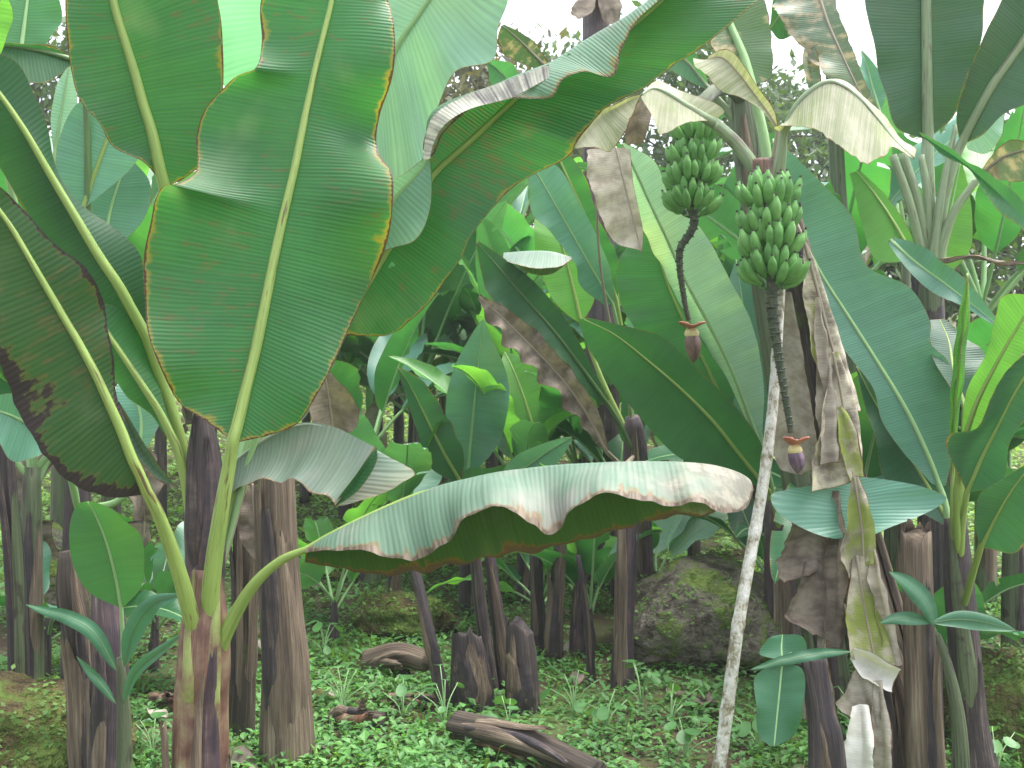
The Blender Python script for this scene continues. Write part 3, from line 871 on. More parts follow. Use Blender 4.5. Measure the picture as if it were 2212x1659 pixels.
for k, (x, d, h, lab, ms) in enumerate([
    (1060, 8.8, 1.3, 'leafy plant behind the oval upright leaf', ['pale', 'green', 'young']),
    (860, 10.6, 2.0, 'tall leafy plant far back left of centre', ['green', 'mint', 'young']),
    (1110, 12.5, 2.4, 'tall leafy plant far back at centre', ['green', 'mint', 'blue']),
    (1640, 8.0, 1.3, 'leafy plant behind the prop pole', ['green', 'dark', 'blue']),
    (1860, 5.9, .8, 'low leafy plant behind the hanging dead leaves', ['dark', 'green', 'blue'])]):
    bplant(x, d, h, 8, lab, 60 + k, ms, ll=1.35 + .05 * d, lw=.46, el=(.6, 1.4), r=.045, tmat='dark')

for k, (x, d, h, lab, ms) in enumerate([
    (345, 9.2, 1.3, 'far plant with pale leaves behind the left stems', ['mint', 'green', 'young']),
    (455, 10.0, 1.5, 'far plant with green leaves behind the foreground stem', ['green', 'pale', 'blue']),
    (660, 10.2, 1.2, 'far plant with mixed leaves behind the draped pale leaf', ['mint', 'young', 'green']),
    (745, 9.4, 1.1, 'far plant with bright leaves right of the draped pale leaf', ['young', 'pale', 'green']),
    (815, 10.4, 1.4, 'far plant with pale leaves above the tip of the draped leaf', ['mint', 'green', 'pale']),
    (890, 9.3, 1.0, 'far plant with bright green leaves left of the oval leaf', ['green', 'young', 'mint']),
    (1075, 9.6, 1.2, 'far plant with pale leaves right behind the oval leaf', ['pale', 'mint', 'young']),
    (1165, 9.2, 1.1, 'far plant with green leaves above the drooping leaf', ['green', 'young', 'mint']),
    (1310, 9.8, 1.4, 'far plant with pale leaves above the tip of the drooping leaf', ['mint', 'green', 'pale'])]):
    bplant(x, d, h, 9, lab, 80 + k, ms, ll=1.75, lw=.52, el=(.5, 1.4), r=.05, tmat='dark', nu=34)

for k, (x, d, h, lab, ms) in enumerate([
    (1275, 5.9, .30, 'low sucker with bright leaves under the drooping leaf, left of the striped stem', ['young', 'green', 'mint']),
    (1170, 6.3, .30, 'low sucker with green leaves among the middle cluster of stems', ['green', 'young']),
    (1420, 6.6, .35, 'low sucker with pale leaves just behind the boulder', ['mint', 'green', 'young']),
    (720, 6.2, .28, 'low sucker with pale leaves in the grass right of the thick brown stem', ['young', 'mint', 'green']),
    (95, 5.2, .40, 'low sucker with grey-green leaves between the far left stems', ['blue', 'green', 'mint']),
    (330, 5.6, .35, 'low sucker with blue-green leaves left of the foreground stem', ['blue', 'green', 'pale']),
    (2050, 5.2, .35, 'low sucker with bright leaves behind the right foreground stems', ['young', 'green', 'blue']),
    (1660, 6.1, .45, 'low sucker with dark and pale leaves behind the prop pole', ['dark', 'pale', 'green'])]):
    bplant(x, d, h, 6, lab, 110 + k, ms, ll=.85, lw=.27, el=(.6, 1.4), r=.025, tmat='dark', nu=30)

# ================================================================ foreground plant (left)
A = Thing('banana_plant', 'large foreground banana plant with broad dark green leaves and reddish stem at left', 'banana plant', ground_at(436, 2.92, -0.03))
yb = gy(436, 2.92) + 30
o, qA = stem(A, [(436, yb, 2.92), (434, 1560, 2.92), (440, 1440, 2.91), (442, 1340, 2.91), (446, 1230, 2.92)], [140, 116, 112, 98, 60], 'red', ridge=0.06, seed=3)
o, q2 = stem(A, [(446, 1330, 2.94), (445, 1200, 2.95), (443, 1060, 2.96), (441, 960, 2.96), (436, 890, 2.96)], [70, 84, 84, 64, 26], 'purple', name='inner_stem', seed=4)
sheath(A, qA, 0.35, 0.98, -0.5, 1.5, 'red', seed=1, lift=.004)
sheath(A, qA, 0.1, 0.8, 0.7, 1.3, 'purple', seed=2, lift=.005)
sheath(A, qA, 0.0, 0.62, -0.9, 1.0, 'brown', seed=3, lift=.008, peel=.03)
sheath(A, qA, 0.2, 0.75, 0.1, .5, 'brown', seed=4, lift=.012, peel=.02)
sheath(A, qA, 0.0, 0.5, 1.4, 1.2, 'brown', seed=5, lift=.007)
sheath(A, qA, 0.62, 0.99, -0.35, 0.7, 'ygsheath', seed=8, lift=.008)
sheath(A, qA, 0.58, 0.97, 0.85, .8, 'ygsheath', seed=9, lift=.008)
sheath(A, q2, 0.1, 0.85, 0.6, 1.6, 'purple', seed=6, lift=.006)
sheath(A, q2, 0.2, 0.98, -0.6, 1.2, 'dark', seed=7, lift=.005)

# central leaf, underside to the camera
lf(A, 'hero', (2.79, 2.95),
   mid=[(505, 950), (515, 915), (528, 860), (545, 790), (560, 725), (577, 640), (593, 560), (608, 490), (622, 430), (636, 370), (648, 310), (660, 250), (672, 195), (684, 140), (697, 85), (712, 25), (725, -40), (738, -110), (748, -170)],
   L=[(497, 949), (440, 907), (385, 868), (345, 792, -.05), (318, 715, -.05), (311, 640, -.02), (314, 560, .01), (325, 480, -.02), (335, 430, -.06), (372, 396, -.10), (422, 366, -.02), (425, 300, .04), (445, 235, .03), (490, 182, 0), (550, 148, -.05), (566, 90, .02), (563, 0, .02), (610, -100), (746, -168)],
   R=[(512, 956), (588, 938), (645, 914), (690, 848, -.03), (725, 775, -.02), (768, 680, .02), (805, 600, .02), (838, 520, -.01), (853, 440, -.05), (845, 370, -.03), (814, 315, .05), (820, 250, .04), (845, 178, -.03), (854, 120, -.05), (852, 60, -.02), (838, 0, .02), (815, -60), (790, -120), (750, -168)],
   pet=[(450, 1450, 2.94), (450, 1360, 2.895), (456, 1270, 2.86), (468, 1170, 2.83), (482, 1080, 2.81), (496, 1000, 2.80)], rib='red', up='away', rr=(.0165, .0055), petr=.030, nu=150, nv=30, ruf=.011, wl=.33, emul=(.8, .7), bow=(.05, -.05),
   label='broad central leaf seen from below, thin brown margin')
# lower left leaf with burnt margin
lf(A, 'burnt', (2.66, 2.42),
   mid=[(316, 1060), (302, 1025), (285, 990), (262, 930), (235, 870), (205, 805), (170, 740), (135, 680), (100, 620), (65, 560), (30, 500), (-5, 450), (-40, 405), (-90, 360)],
   L=[(312, 1068), (250, 1076), (190, 1066), (140, 1036), (100, 996), (68, 948), (35, 890), (12, 835), (-15, 770), (-60, 690), (-100, 620), (-140, 560), (-160, 480), (-92, 360)],
   R=[(322, 1060), (318, 1030), (300, 1000), (282, 955), (262, 890), (250, 840), (245, 780), (236, 715), (222, 645), (190, 582), (115, 522), (45, 445), (-5, 400), (-88, 356)],
   pet=[(432, 1460, 2.95), (420, 1370, 2.88), (402, 1290, 2.82), (375, 1200, 2.76), (342, 1110, 2.69)], rib='red', up='away', dl=-.02, dr=.04, rr=(.014, .004), petr=.028, emul=(.8, 4.5), nu=120, nv=24, ruf=.012, rag=.05,
   label='dark leaf at the left edge with burnt black and tan margin')
lf(A, 'droop', (2.72, 2.70), mid=[(385, 1056), (345, 1022), (305, 972), (275, 910), (256, 868)],
   L=[(384, 1058), (330, 1030), (290, 985), (264, 915), (255, 868)], R=[(386, 1053), (350, 1014), (316, 965), (280, 905), (257, 867)], rib=None, up='cam', name='curled_leaf_edge', nu=30, nv=5, ruf=.003)
# upper left, edge-on leaf
lf(A, 'dark', (2.97, 2.75),
   mid=[(318, 730), (285, 670), (255, 615), (215, 555), (170, 480), (125, 405), (90, 345), (55, 285), (15, 225), (-30, 165), (-80, 100)],
   L=[(314, 734), (262, 690), (200, 650), (165, 590), (120, 540), (75, 480), (40, 430), (0, 370), (-50, 300), (-90, 230), (-82, 102)],
   R=[(322, 728), (318, 680), (312, 625), (303, 550), (238, 484), (158, 428), (124, 375), (106, 285), (76, 208), (30, 130), (-78, 98)],
   pet=[(445, 1420, 2.96), (434, 1200, 2.97), (394, 970, 2.99), (345, 810, 2.98)], rib='yg', up='away', dl=.06, dr=.06, rr=(.016, .005), petr=.02, nu=100, nv=16, ruf=.008)
lf(A, 'green', (2.94, 2.9),
   mid=[(380, 960), (345, 890), (310, 835), (270, 775), (240, 730), (215, 690), (190, 650)],
   L=[(376, 962), (325, 902), (275, 852), (230, 792), (205, 745), (185, 700), (190, 652)],
   R=[(386, 958), (352, 868), (335, 800), (312, 735), (285, 690), (250, 662), (192, 648)],
   pet=[(436, 1360, 2.93), (420, 1180, 2.94), (398, 1030, 2.94)], rib='red', up='away', dl=.05, dr=.05, rr=(.012, .005), petr=.018, nu=60, nv=12)
# top left leaf
lf(A, 'hero', (3.12, 3.0),
   mid=[(356, 405), (345, 360), (330, 290), (310, 225), (292, 160), (272, 95), (252, 30), (238, -30), (222, -100), (212, -150)],
   L=[(352, 404), (312, 352), (244, 316), (215, 265), (172, 215), (152, 140), (142, 40), (145, -40), (170, -110), (210, -150)],
   R=[(360, 404), (402, 382), (450, 340), (474, 270), (482, 195), (483, 110), (474, 20), (445, -60), (330, -120), (214, -150)],
   pet=[(452, 1250, 3.02), (432, 900, 3.08), (396, 600, 3.12), (368, 450, 3.13)], rib='yg', up='away', dl=-.05, dr=.03, rr=(.018, .009), petr=.022, nu=110, nv=22, ruf=.008, wl=.3, bow=(.06, -.06), holes=0)
# bright leaf behind it
lf(A, 'glow', (3.45, 3.35), mid=[(640, 260), (625, 160), (605, 50), (590, -60), (580, -160)], L=[(635, 262), (500, 210), (455, 60), (470, -60), (578, -160)], R=[(645, 262), (760, 200), (770, 60), (700, -60), (582, -160)],
   pet=[(470, 1250, 3.05), (560, 800, 3.3), (630, 420, 3.45)], rib='pale', up='away', nu=60, nv=14, ruf=.004)
# big pale leaf right of the central one
lf(A, 'pale', (3.30, 3.2),
   mid=[(792, 240), (800, 222), (815, 190), (835, 150), (855, 105), (875, 72), (895, 45), (915, 15), (935, -15), (955, -50), (980, -100), (1000, -150)],
   R=[(794, 262), (845, 437), (890, 425, -.04), (916, 345, -.02), (925, 268, .0), (955, 195, -.03), (990, 150, -.03), (1064, 132, 0), (1076, 60, .02), (1098, -5, .02), (1085, -80), (1002, -150)],
   L=[(780, 236), (740, 210), (715, 170), (720, 120), (740, 70), (765, 20), (790, -20), (815, -60), (850, -90), (890, -120), (940, -140), (998, -150)],
   pet=[(470, 1260, 3.02), (560, 880, 3.15), (680, 560, 3.26), (765, 310, 3.3)], rib='pale', up='cam', dl=.05, dr=-.06, rr=(.012, .006), nu=120, nv=26, ruf=.01, wl=.25, bow=(0, .05))
lf(A, 'pale', (3.05, 2.98),
   mid=[(770, 535), (800, 495), (830, 458), (860, 420), (890, 388), (915, 358), (928, 338)],
   L=[(768, 530), (772, 455), (800, 420), (838, 395), (878, 372), (905, 350), (927, 338)],
   R=[(772, 540), (810, 545), (850, 535), (898, 520, -.05), (922, 470, -.04), (933, 405, -.02), (929, 339)],
   pet=[(465, 1270, 2.98), (560, 930, 3.05), (680, 660, 3.06)], rib='pale', up='cam', rr=(.008, .005), nu=70, nv=16, ruf=.008, bow=(0, .06))
# long diagonal leaf, left half folded over
lf(A, 'hero', (3.12, 3.02),
   mid=[(735, 710), (770, 650), (815, 575), (860, 500), (905, 425), (940, 372), (1000, 318), (1065, 258), (1110, 215), (1150, 182), (1195, 155), (1250, 130), (1300, 102), (1340, 75), (1385, 40), (1430, 0), (1480, -50), (1560, -120)],
   L=[(728, 705, -.01), (735, 612, -.03), (775, 532, -.04), (815, 462, -.04), (882, 372, -.05), (934, 338, -.10), (962, 282, -.13), (1040, 222, -.14), (1112, 211, -.15), (1178, 214, -.17), (1200, 205, -.18), (1218, 172, -.16), (1268, 153, -.16), (1325, 165, -.19), (1344, 108, -.15), (1377, 42, -.12), (1426, -2, -.10), (1500, -70, -.06), (1560, -120, 0)],
   LF=[(730, 707, 0), (740, 620, -.02), (780, 540, -.03), (820, 470, -.03), (878, 392, -.03), (916, 335, -.05), (928, 252, -.06), (1000, 208, -.06), (1085, 176, -.07), (1150, 150, -.07), (1195, 132, -.07), (1245, 102, -.07), (1290, 72, -.06), (1335, 45, -.06), (1375, 17, -.06), (1402, -4, -.05), (1455, -70, -.04), (1560, -120, 0)],
   R=[(745, 725, 0), (838, 724, -.02), (900, 682, -.04), (988, 574, -.05), (1020, 512, -.05), (1076, 434, -.03), (1150, 380, -.01), (1228, 338, -.05), (1248, 300, -.08), (1302, 240, -.05), (1380, 200, -.02), (1440, 155, -.03), (1480, 127, -.05), (1560, 70, -.06), (1640, 0, -.05), (1680, -60), (1650, -110), (1562, -120)],
   pet=[(456, 1290, 2.95), (500, 1090, 3.03), (590, 930, 3.09), (680, 800, 3.12)], rib='yg', up='away', rr=(.013, .005), petr=.018, nu=170, nv=26, ruf=.006, wl=.2, rag=.03, holes=4,
   label='long diagonal leaf with one half folded over, pale upper side showing')
# drooping pale leaf to the right
lf(A, 'droop', (2.78, 2.62),
   mid=[(662, 1182), (720, 1148), (800, 1108), (880, 1072), (950, 1048), (1010, 1033), (1070, 1020), (1130, 1012), (1200, 1004), (1270, 1000), (1340, 997), (1410, 996), (1480, 998), (1540, 1004), (1590, 1018), (1618, 1034), (1627, 1050)],
   L=[(660, 1194, -.02), (720, 1190, -.09), (800, 1196, -.13), (860, 1210, -.13), (905, 1215, -.13), (960, 1180, -.17), (1010, 1128, -.21), (1060, 1094, -.22), (1110, 1112, -.19), (1150, 1140, -.16), (1192, 1158, -.14), (1250, 1100, -.18), (1300, 1068, -.20), (1380, 1086, -.18), (1450, 1096, -.15), (1500, 1091, -.15), (1550, 1107, -.11), (1608, 1104, -.07), (1627, 1056, 0)],
   R=[(658, 1215, .02), (750, 1230, .06), (850, 1241, .09), (950, 1226, .1), (1050, 1207, .11), (1150, 1190, .11), (1250, 1167, .11), (1350, 1140, .11), (1450, 1118, .1), (1540, 1108, .07), (1600, 1090, .04), (1627, 1054, 0)],
   pet=[(448, 1520, 2.95), (466, 1430, 2.91), (496, 1352, 2.88), (545, 1268, 2.84), (605, 1212, 2.81)], rib='yg', up='cam', rr=(.009, .002), petr=.028, ribdrop=.010, upside='L', emul=(.42, .5), nu=170, nv=24, ruf=.008, wl=.12, bow=(.06, -.10), rag=.06,
   label='drooping pale grey-green leaf with dry tan and rusty margin')
# pale leaf right of the stem: near half draped, end folded back
lf(A, 'drape', (3.06, 2.98), mid=[(500, 1000), (545, 965), (600, 930), (660, 912), (720, 922), (770, 945), (810, 966)],
   L=[(497, 1066, -.05), (530, 1048, -.08), (580, 1036, -.1), (640, 1046, -.12), (685, 1062, -.12), (712, 1082, -.10), (720, 1093, -.08)],
   LF=[(499, 1035, -.02), (540, 1010, -.03), (600, 990, -.03), (660, 990, -.05), (705, 1005, -.06), (745, 1025, -.05), (770, 1035, -.04)],
   rib='drape', up='cam', rr=(.006, .002), ribdrop=.008, nu=110, nv=26, ruf=.010, wl=.10, rag=.03, pet=[(452, 1330, 2.96), (470, 1150, 3.02), (482, 1060, 3.05)], petr=.016)
lf(A, 'drape', (3.04, 2.97), mid=[(812, 968), (780, 1022), (745, 1070), (722, 1094)], R=[(814, 972, .01), (895, 1020, .02), (850, 1056, .0), (745, 1092, .0)], rib=None, up='cam', name='leaf_flap', nu=50, nv=16, ruf=.010, wl=.1, rag=.08)
lf(A, 'dark', (2.975, 2.9), mid=[(813, 966), (798, 1000), (765, 1045), (722, 1094)], L=[(810, 966), (782, 1006), (748, 1052), (720, 1094)], R=[(815, 968), (812, 1000), (775, 1060), (724, 1095)], rib=None, up='away', name='leaf_fold', nu=30, nv=6, ruf=.003)
lf(A, 'striped', (2.96, 2.94), mid=[(914, 345), (920, 290), (940, 246), (1000, 209), (1085, 177), (1185, 139)], R=[(928, 345, -.01), (938, 305, -.01), (962, 268, -.02), (1020, 236, -.02), (1108, 208, -.02), (1188, 168, -.01)], rib=None, up='cam', name='dry_margin', nu=90, nv=8, ruf=.003)
lf(A, 'deadbrown', (3.2, 3.2), mid=[(700, 800), (712, 870), (722, 945)], L=[(690, 800), (668, 850), (672, 915), (722, 946)], R=[(710, 800), (766, 860), (768, 930), (724, 946)], rib='dead', nu=40, nv=9, ruf=.02, rag=.2, name='dead_leaf',
   pet=[(470, 1270, 3.0), (560, 960, 3.1), (660, 790, 3.2)], rr=(.005, .003))

# ================================================================ fruit bunches
BAN = simple_mat('banana_skin', [(0, (0.09, 0.235, 0.06)), (0.5, (0.14, 0.335, 0.09)), (1, (0.21, 0.42, 0.13))], scale=9, spec=.35, rough=0.48, bump=0.08, coord='Position', detail=3)
BTIP = simple_mat('banana_tip', [(0, (0.012, 0.01, 0.008)), (1, (0.05, 0.04, 0.03))], scale=30, rough=0.8)
def banana_mesh(name, length, r, curve, seed):
    rs = np.random.default_rng(seed)
    n, seg = 15, 10
    V, F, mi_ = [], [], []
    ang = 0.0
    p = np.zeros(3)
    pts = []
    for i in range(n):
        t = i / (n - 1)
        e = 0.78 + curve * t ** 1.3
        pts.append(p.copy())
        p = p + length / (n - 1) * np.array((math.cos(e), 0, math.sin(e)))
    pts = np.array(pts)
    tg = np.gradient(pts, axis=0)
    prof = [.36, .38, .48, .72, .90, .98, 1, 1, .99, .96, .88, .72, .46, .30, .24]
    for i in range(n):
        t = tg[i] / np.linalg.norm(tg[i])
        b = np.array((0, 1.0, 0)); a = np.cross(b, t)
        for j in range(seg):
            an = 2 * math.pi * (j + .5) / seg
            k = 1 + 0.085 * math.cos(5 * an)
            V.append(pts[i] + (a * math.cos(an) + b * math.sin(an)) * r * prof[i] * k)
    for i in range(n - 1):
        for j in range(seg):
            k = (j + 1) % seg
            F.append((i * seg + j, i * seg + k, (i + 1) * seg + k, (i + 1) * seg + j))
            mi_.append(1 if i >= n - 2 else 0)
    F.append(tuple((n - 1) * seg + j for j in range(seg))); mi_.append(1)
    me = new_mesh(name, V, F)
    me.materials.append(BAN); me.materials.append(BTIP)
    me.polygons.foreach_set("material_index", mi_)
    me.update()
    return me
BMESH = [banana_mesh('banana', L_, r_, c_, i) for i, (L_, r_, c_) in enumerate([(.130, .0182, .9), (.124, .0178, 1.0), (.118, .0175, .85), (.134, .0185, .8)])]
RACH = fibre_mat('rachis', [(0, (0.02, 0.03, 0.018)), (.5, (0.06, 0.08, 0.04)), (1, (0.15, 0.17, 0.09))], zs=30, xs=3, rough=.7)
def bunch(th, top, bot, nh, scale, seed, per=13):
    """top, bot: world points of the bunch axis"""
    rs = np.random.default_rng(seed)
    top, bot = np.array(top), np.array(bot)
    ax = crom([top, (top + bot) / 2, bot], 16)
    v, f, uv = tube(ax, np.linspace(.024, .018, 16) * scale, 10)
    me = new_mesh('fruit_bunch', np.array(v) - th.base, f, RACH); set_uv(me, uv)
    b = link('fruit_bunch', me, th.o)
    b["label"] = 'hanging bunch of green bananas'
    for h in range(nh):
        t = 0.20 + 0.77 * h / (nh - 1) + rs.uniform(-.015, .015)
        c = top + (bot - top) * t - th.base
        a0 = rs.uniform(0, 6.28)
        last = h == nh - 1
        nf = per - (1 if last else 0)
        hs2 = rs.uniform(.94, 1.05)
        for row in range(2):
            for k in range(nf):
                a = a0 + 2 * math.pi * (k + .5 * row) / nf + rs.uniform(-.09, .09)
                o = link('banana', BMESH[rs.integers(4)], b)
                rad = (.034 + .026 * row) * scale * (.8 if last else 1)
                s = scale * hs2 * rs.uniform(.9, 1.06) * (1.0 if row else .95)
                tilt = (-.16 if row == 0 else .10) + (.22 if last else 0) + rs.uniform(-.08, .08) + .06 * math.sin(a * 2 + h)
                zz = (.020 if row == 0 else -.012) + rs.uniform(-.012, .012) + .014 * math.sin(a + h * 1.3)
                mt = Matrix.Translation(Vector(c) + Vector((math.cos(a) * rad, math.sin(a) * rad, zz * scale))) \
                    @ Matrix.Rotation(a, 4, 'Z') @ Matrix.Rotation(rs.uniform(-.10, .10), 4, 'X') @ Matrix.Rotation(tilt, 4, 'Y') @ Matrix.Diagonal((s, s, s, 1))
                o.matrix_basis = mt
    return b

PUR = simple_mat('bud_purple', [(0, (0.06, 0.03, 0.055)), (.5, (0.13, 0.075, 0.12)), (1, (0.24, 0.17, 0.22))], scale=9, stretch=(2, 2, .4), rough=.45, bump=.2)
PURB = simple_mat('bud_brownish', [(0, (0.07, 0.04, 0.035)), (.5, (0.17, 0.10, 0.08)), (1, (0.28, 0.19, 0.15))], scale=9, stretch=(2, 2, .4), rough=.5, bump=.2)
BRACT = simple_mat('bract_red', [(0, (0.28, 0.07, 0.05)), (.5, (0.48, 0.16, 0.11)), (1, (0.62, 0.30, 0.22))], scale=12, rough=.45, bump=.2)
FLOW = simple_mat('male_flowers', [(0, (0.35, 0.25, 0.08)), (.5, (0.62, 0.52, 0.24)), (1, (0.75, 0.68, 0.42))], scale=25, rough=.5, bump=.2)
SCAR = simple_mat('rachis_scar', [(0, (0.015, 0.018, 0.014)), (1, (0.10, 0.12, 0.08))], scale=20, rough=.7)
def rachis(th, pts, w0, w1, nscar):
    q, ln = arcres([P(*p) for p in pts], 60)
    d = pts[0][2]
    rad = np.linspace(w0, w1, 60) * d / FOC / 2
    v, f, uv = tube(q, rad, 10)
    me = new_mesh('rachis', np.array(v) - th.base, f, RACH); set_uv(me, uv)
    r = link('rachis', me, th.o)
    V, F = [], []
    tg = np.gradient(q, axis=0)
    for i in range(nscar):                       # scars of fallen flowers: little collars, alternately left and right
        k = 3 + int(55 * i / nscar)
        t = tg[k] / np.linalg.norm(tg[k])
        a = np.array((0, -1.0, 0)); a = a - t * np.dot(a, t); a /= np.linalg.norm(a); b = np.cross(t, a)
        ph = i * 2.2
        base = len(V)
        for j in range(9):
            an = ph - 1.5 + 3.0 * j / 8
            dr = a * math.cos(an) + b * math.sin(an)
            bulge = 1.12 + .34 * math.sin(math.pi * j / 8)
            V += [q[k] + dr * rad[k] * .95 - t * rad[k] * .28, q[k] + dr * rad[k] * bulge, q[k] + dr * rad[k] * .95 + t * rad[k] * .28]
        for j in range(8):
            for m in range(2):
                F.append((base + j * 3 + m, base + j * 3 + m + 1, base + (j + 1) * 3 + m + 1, base + (j + 1) * 3 + m))
    me = new_mesh('scars', np.array(V) - th.base, F, SCAR)
    link('flower_scars', me, r)
    return q[-1]

def lathe(profile, seg=18, squash=1.0):
    V, F = [], []
    for (z, r) in profile:
        for j in range(seg):
            a = 2 * math.pi * j / seg
            V.append((math.cos(a) * r, math.sin(a) * r * squash, z))
    for i in range(len(profile) - 1):
        for j in range(seg):
            k = (j + 1) % seg
            F.append((i * seg + j, i * seg + k, (i + 1) * seg + k, (i + 1) * seg + j))
    F.append(tuple(range(seg))[::-1]); F.append(tuple((len(profile) - 1) * seg + j for j in range(seg)))
    return V, F
def bud(th, top, length, r, mat, openbract, lean=(0.0, 0.0)):
    top = np.array(top) - th.base
    prof = [(0, .30), (-.06, .55), (-.15, .82), (-.28, .98), (-.42, 1.0), (-.58, .90), (-.74, .68), (-.88, .40), (-.97, .15), (-1, .04)]
    V, F = lathe([(z * length, k * r) for z, k in prof])
    V = [np.array(v) + top + np.array((lean[0] * -v[2], lean[1] * -v[2], 0)) for v in V]
    b = link('flower_bud', new_mesh('flower_bud', V, F, mat), th.o)
    # an overlapping bract on the side of the bud
    n, m = 14, 9
    V, F = [], []
    for i in range(n):
        z = i / (n - 1)
        k = np.interp(-(.12 + z * .80), [p[0] for p in prof[::-1]], [p[1] for p in prof[::-1]])
        for j in range(m):
            an = -.35 + (j / (m - 1) - .5) * 2.3 * math.sin(math.pi * min(1, .25 + .75 * (1 - z)) * .5)
            rr_ = r * k * 1.06 + r * .10 * z ** 2 + .001
            V.append(top + np.array((math.cos(an) * rr_ + lean[0] * (.12 + z * .8) * length, math.sin(an) * rr_ + lean[1] * z * length, -(.12 + z * .80) * length)))
    F = [(i * m + j, i * m + j + 1, (i + 1) * m + j + 1, (i + 1) * m + j) for i in range(n - 1) for j in range(m - 1)]
    link('bract', new_mesh('bract', V, F, mat), b)
    # row of male flowers above the bud
    for j in range(11):
        a = -math.pi / 2 + (j - 5) * .27
        V, F, _ = tube(crom([(0, 0, 0), (.55, 0, -.25), (.85, 0, -.75), (.72, 0, -1.25)], 7) * r * .95, np.array([.12, .15, .17, .18, .17, .15, .08]) * r * 1.05, 6)
        o = link('flower', new_mesh('flower', V, F, FLOW), b)
        o.matrix_basis = Matrix.Translation(Vector(top) + Vector((0, 0, r * .45))) @ Matrix.Rotation(a, 4, 'Z')
    if openbract:                                 # lifted bract: a spoon-shaped red lip pointing at the camera
        n, m = 12, 15
        V = []
        for i in range(n):
            s = i / (n - 1)
            for j in range(m):
                x = (j / (m - 1) - .5) * 2
                w = r * 1.75 * math.sin(math.pi * (.16 + .80 * s)) ** .5
                V.append(top + np.array((x * w - .10 * r, -r * (.15 + 1.55 * math.sin(s * 1.6)), r * (.35 + openbract * (1.5 * s - .75 * s * s) + .55 * x * x * (1 - .3 * s)))))
        F = [(i * m + j, i * m + j + 1, (i + 1) * m + j + 1, (i + 1) * m + j) for i in range(n - 1) for j in range(m - 1)]
        me = new_mesh('lifted_bract', V, F, BRACT)
        ob = link('lifted_bract', me, b)
        md = ob.modifiers.new('thick', 'SOLIDIFY'); md.thickness = .004
    return b

# ================================================================ plant with the larger bunch
B = Thing('banana_plant', 'leaning banana plant carrying the larger green bunch beside the pale prop pole', 'banana plant', ground_at(1992, 4.25, -0.03))
yb = gy(1992, 4.25) + 25
o, qB = stem(B, [(1995, yb, 4.25), (1960, 1560, 4.28), (1895, 1330, 4.33), (1840, 1120, 4.38), (1790, 900, 4.42), (1752, 700, 4.45), (1722, 560, 4.47), (1690, 440, 4.47), (1655, 345, 4.44)], [120, 105, 92, 84, 76, 72, 70, 62, 44], 'darkmoss', seed=9, nring=60, ridge=.06)
sheath(B, qB, .0, .30, -.2, 1.5, 'brown', seed=11, lift=.01)
sheath(B, qB, .05, .5, .9, 1.2, 'brown', seed=12, lift=.012, peel=.02)
sheath(B, qB, .25, .72, -.6, 1.2, 'dark', seed=13, lift=.008)
sheath(B, qB, .5, .95, .3, 1.2, 'purple', seed=14, lift=.008)
# cut petioles and fruit stalk at the crown
o, q = stem(B, [(1660, 420, 4.38), (1650, 395, 4.32), (1646, 370, 4.3), (1645, 345, 4.3)], [46, 44, 42, 40], 'red', name='cut_stalk', ridge=.02, nring=14, seg=14)
bunch(B, P(1660, 395, 4.20), P(1668, 614, 4.14), 4, 1.0, 5, per=15)
e = rachis(B, [(1668, 610, 4.14), (1670, 680, 4.13), (1682, 770, 4.12), (1697, 860, 4.11), (1709, 935, 4.10)], 24, 13, 44)
bud(B, P(1717, 968, 4.10), .098, .0295, PUR, 1.0, lean=(.12, 0))
lf(B, 'dying', (4.35, 4.15), mid=[(1692, 290), (1720, 230), (1760, 190), (1800, 176), (1850, 205), (1895, 255), (1935, 305), (1976, 342)],
   L=[(1668, 276, 0), (1690, 272, -.05), (1745, 277, -.12), (1800, 310, -.17), (1835, 342, -.18), (1875, 352, -.15), (1915, 338, -.10), (1930, 318, -.06), (1974, 345, 0)],
   R=[(1690, 285, .02), (1725, 226, .06), (1765, 186, .08), (1803, 170, .09), (1855, 196, .1), (1905, 245, .1), (1950, 300, .08), (1982, 322, .03)],
   pet=[(1672, 420, 4.4), (1684, 350, 4.37)], rib='grey', up='cam', upside='L', petr=.036, rr=(.018, .004), nu=90, nv=18, ruf=.012, rag=.08, label='pale dying leaf arching to the right over the bunch')
lf(B, 'dying', (4.4, 4.2), mid=[(1545, 262), (1520, 250), (1480, 225), (1440, 200), (1410, 190), (1385, 205)], L=[(1543, 262), (1500, 262, -.08), (1450, 282, -.12), (1425, 290, -.12), (1400, 250, -.08), (1383, 207)], R=[(1547, 258), (1568, 236, .04), (1500, 205, .05), (1440, 178, .05), (1415, 175, .04), (1386, 200)],
   pet=[(1648, 400, 4.42), (1630, 365, 4.42), (1590, 310, 4.42)], rib='grey', up='cam', petr=.034, rr=(.024, .005), nu=60, nv=14, ruf=.02, rag=.12, label='pale dying leaf remnant left of the crown')
lf(B, 'dying', (4.3, 4.2), mid=[(1385, 205), (1345, 225), (1300, 250), (1265, 290), (1242, 320)], L=[(1384, 208), (1350, 290, -.04), (1322, 316, -.06), (1280, 318, -.04), (1242, 322)], R=[(1386, 202), (1345, 215), (1298, 238), (1262, 280), (1240, 318)], rib=None, up='cam', nu=50, nv=14, ruf=.02, rag=.1, name='dead_leaf')
lf(B, 'deadbrown', (4.42, 4.42), mid=[(1395, 210), (1378, 250), (1365, 310)], L=[(1390, 210), (1350, 260), (1348, 308), (1364, 312)], R=[(1400, 212), (1410, 260), (1390, 305), (1366, 312)], rib=None, nu=40, nv=9, ruf=.02, rag=.1, name='dead_leaf')
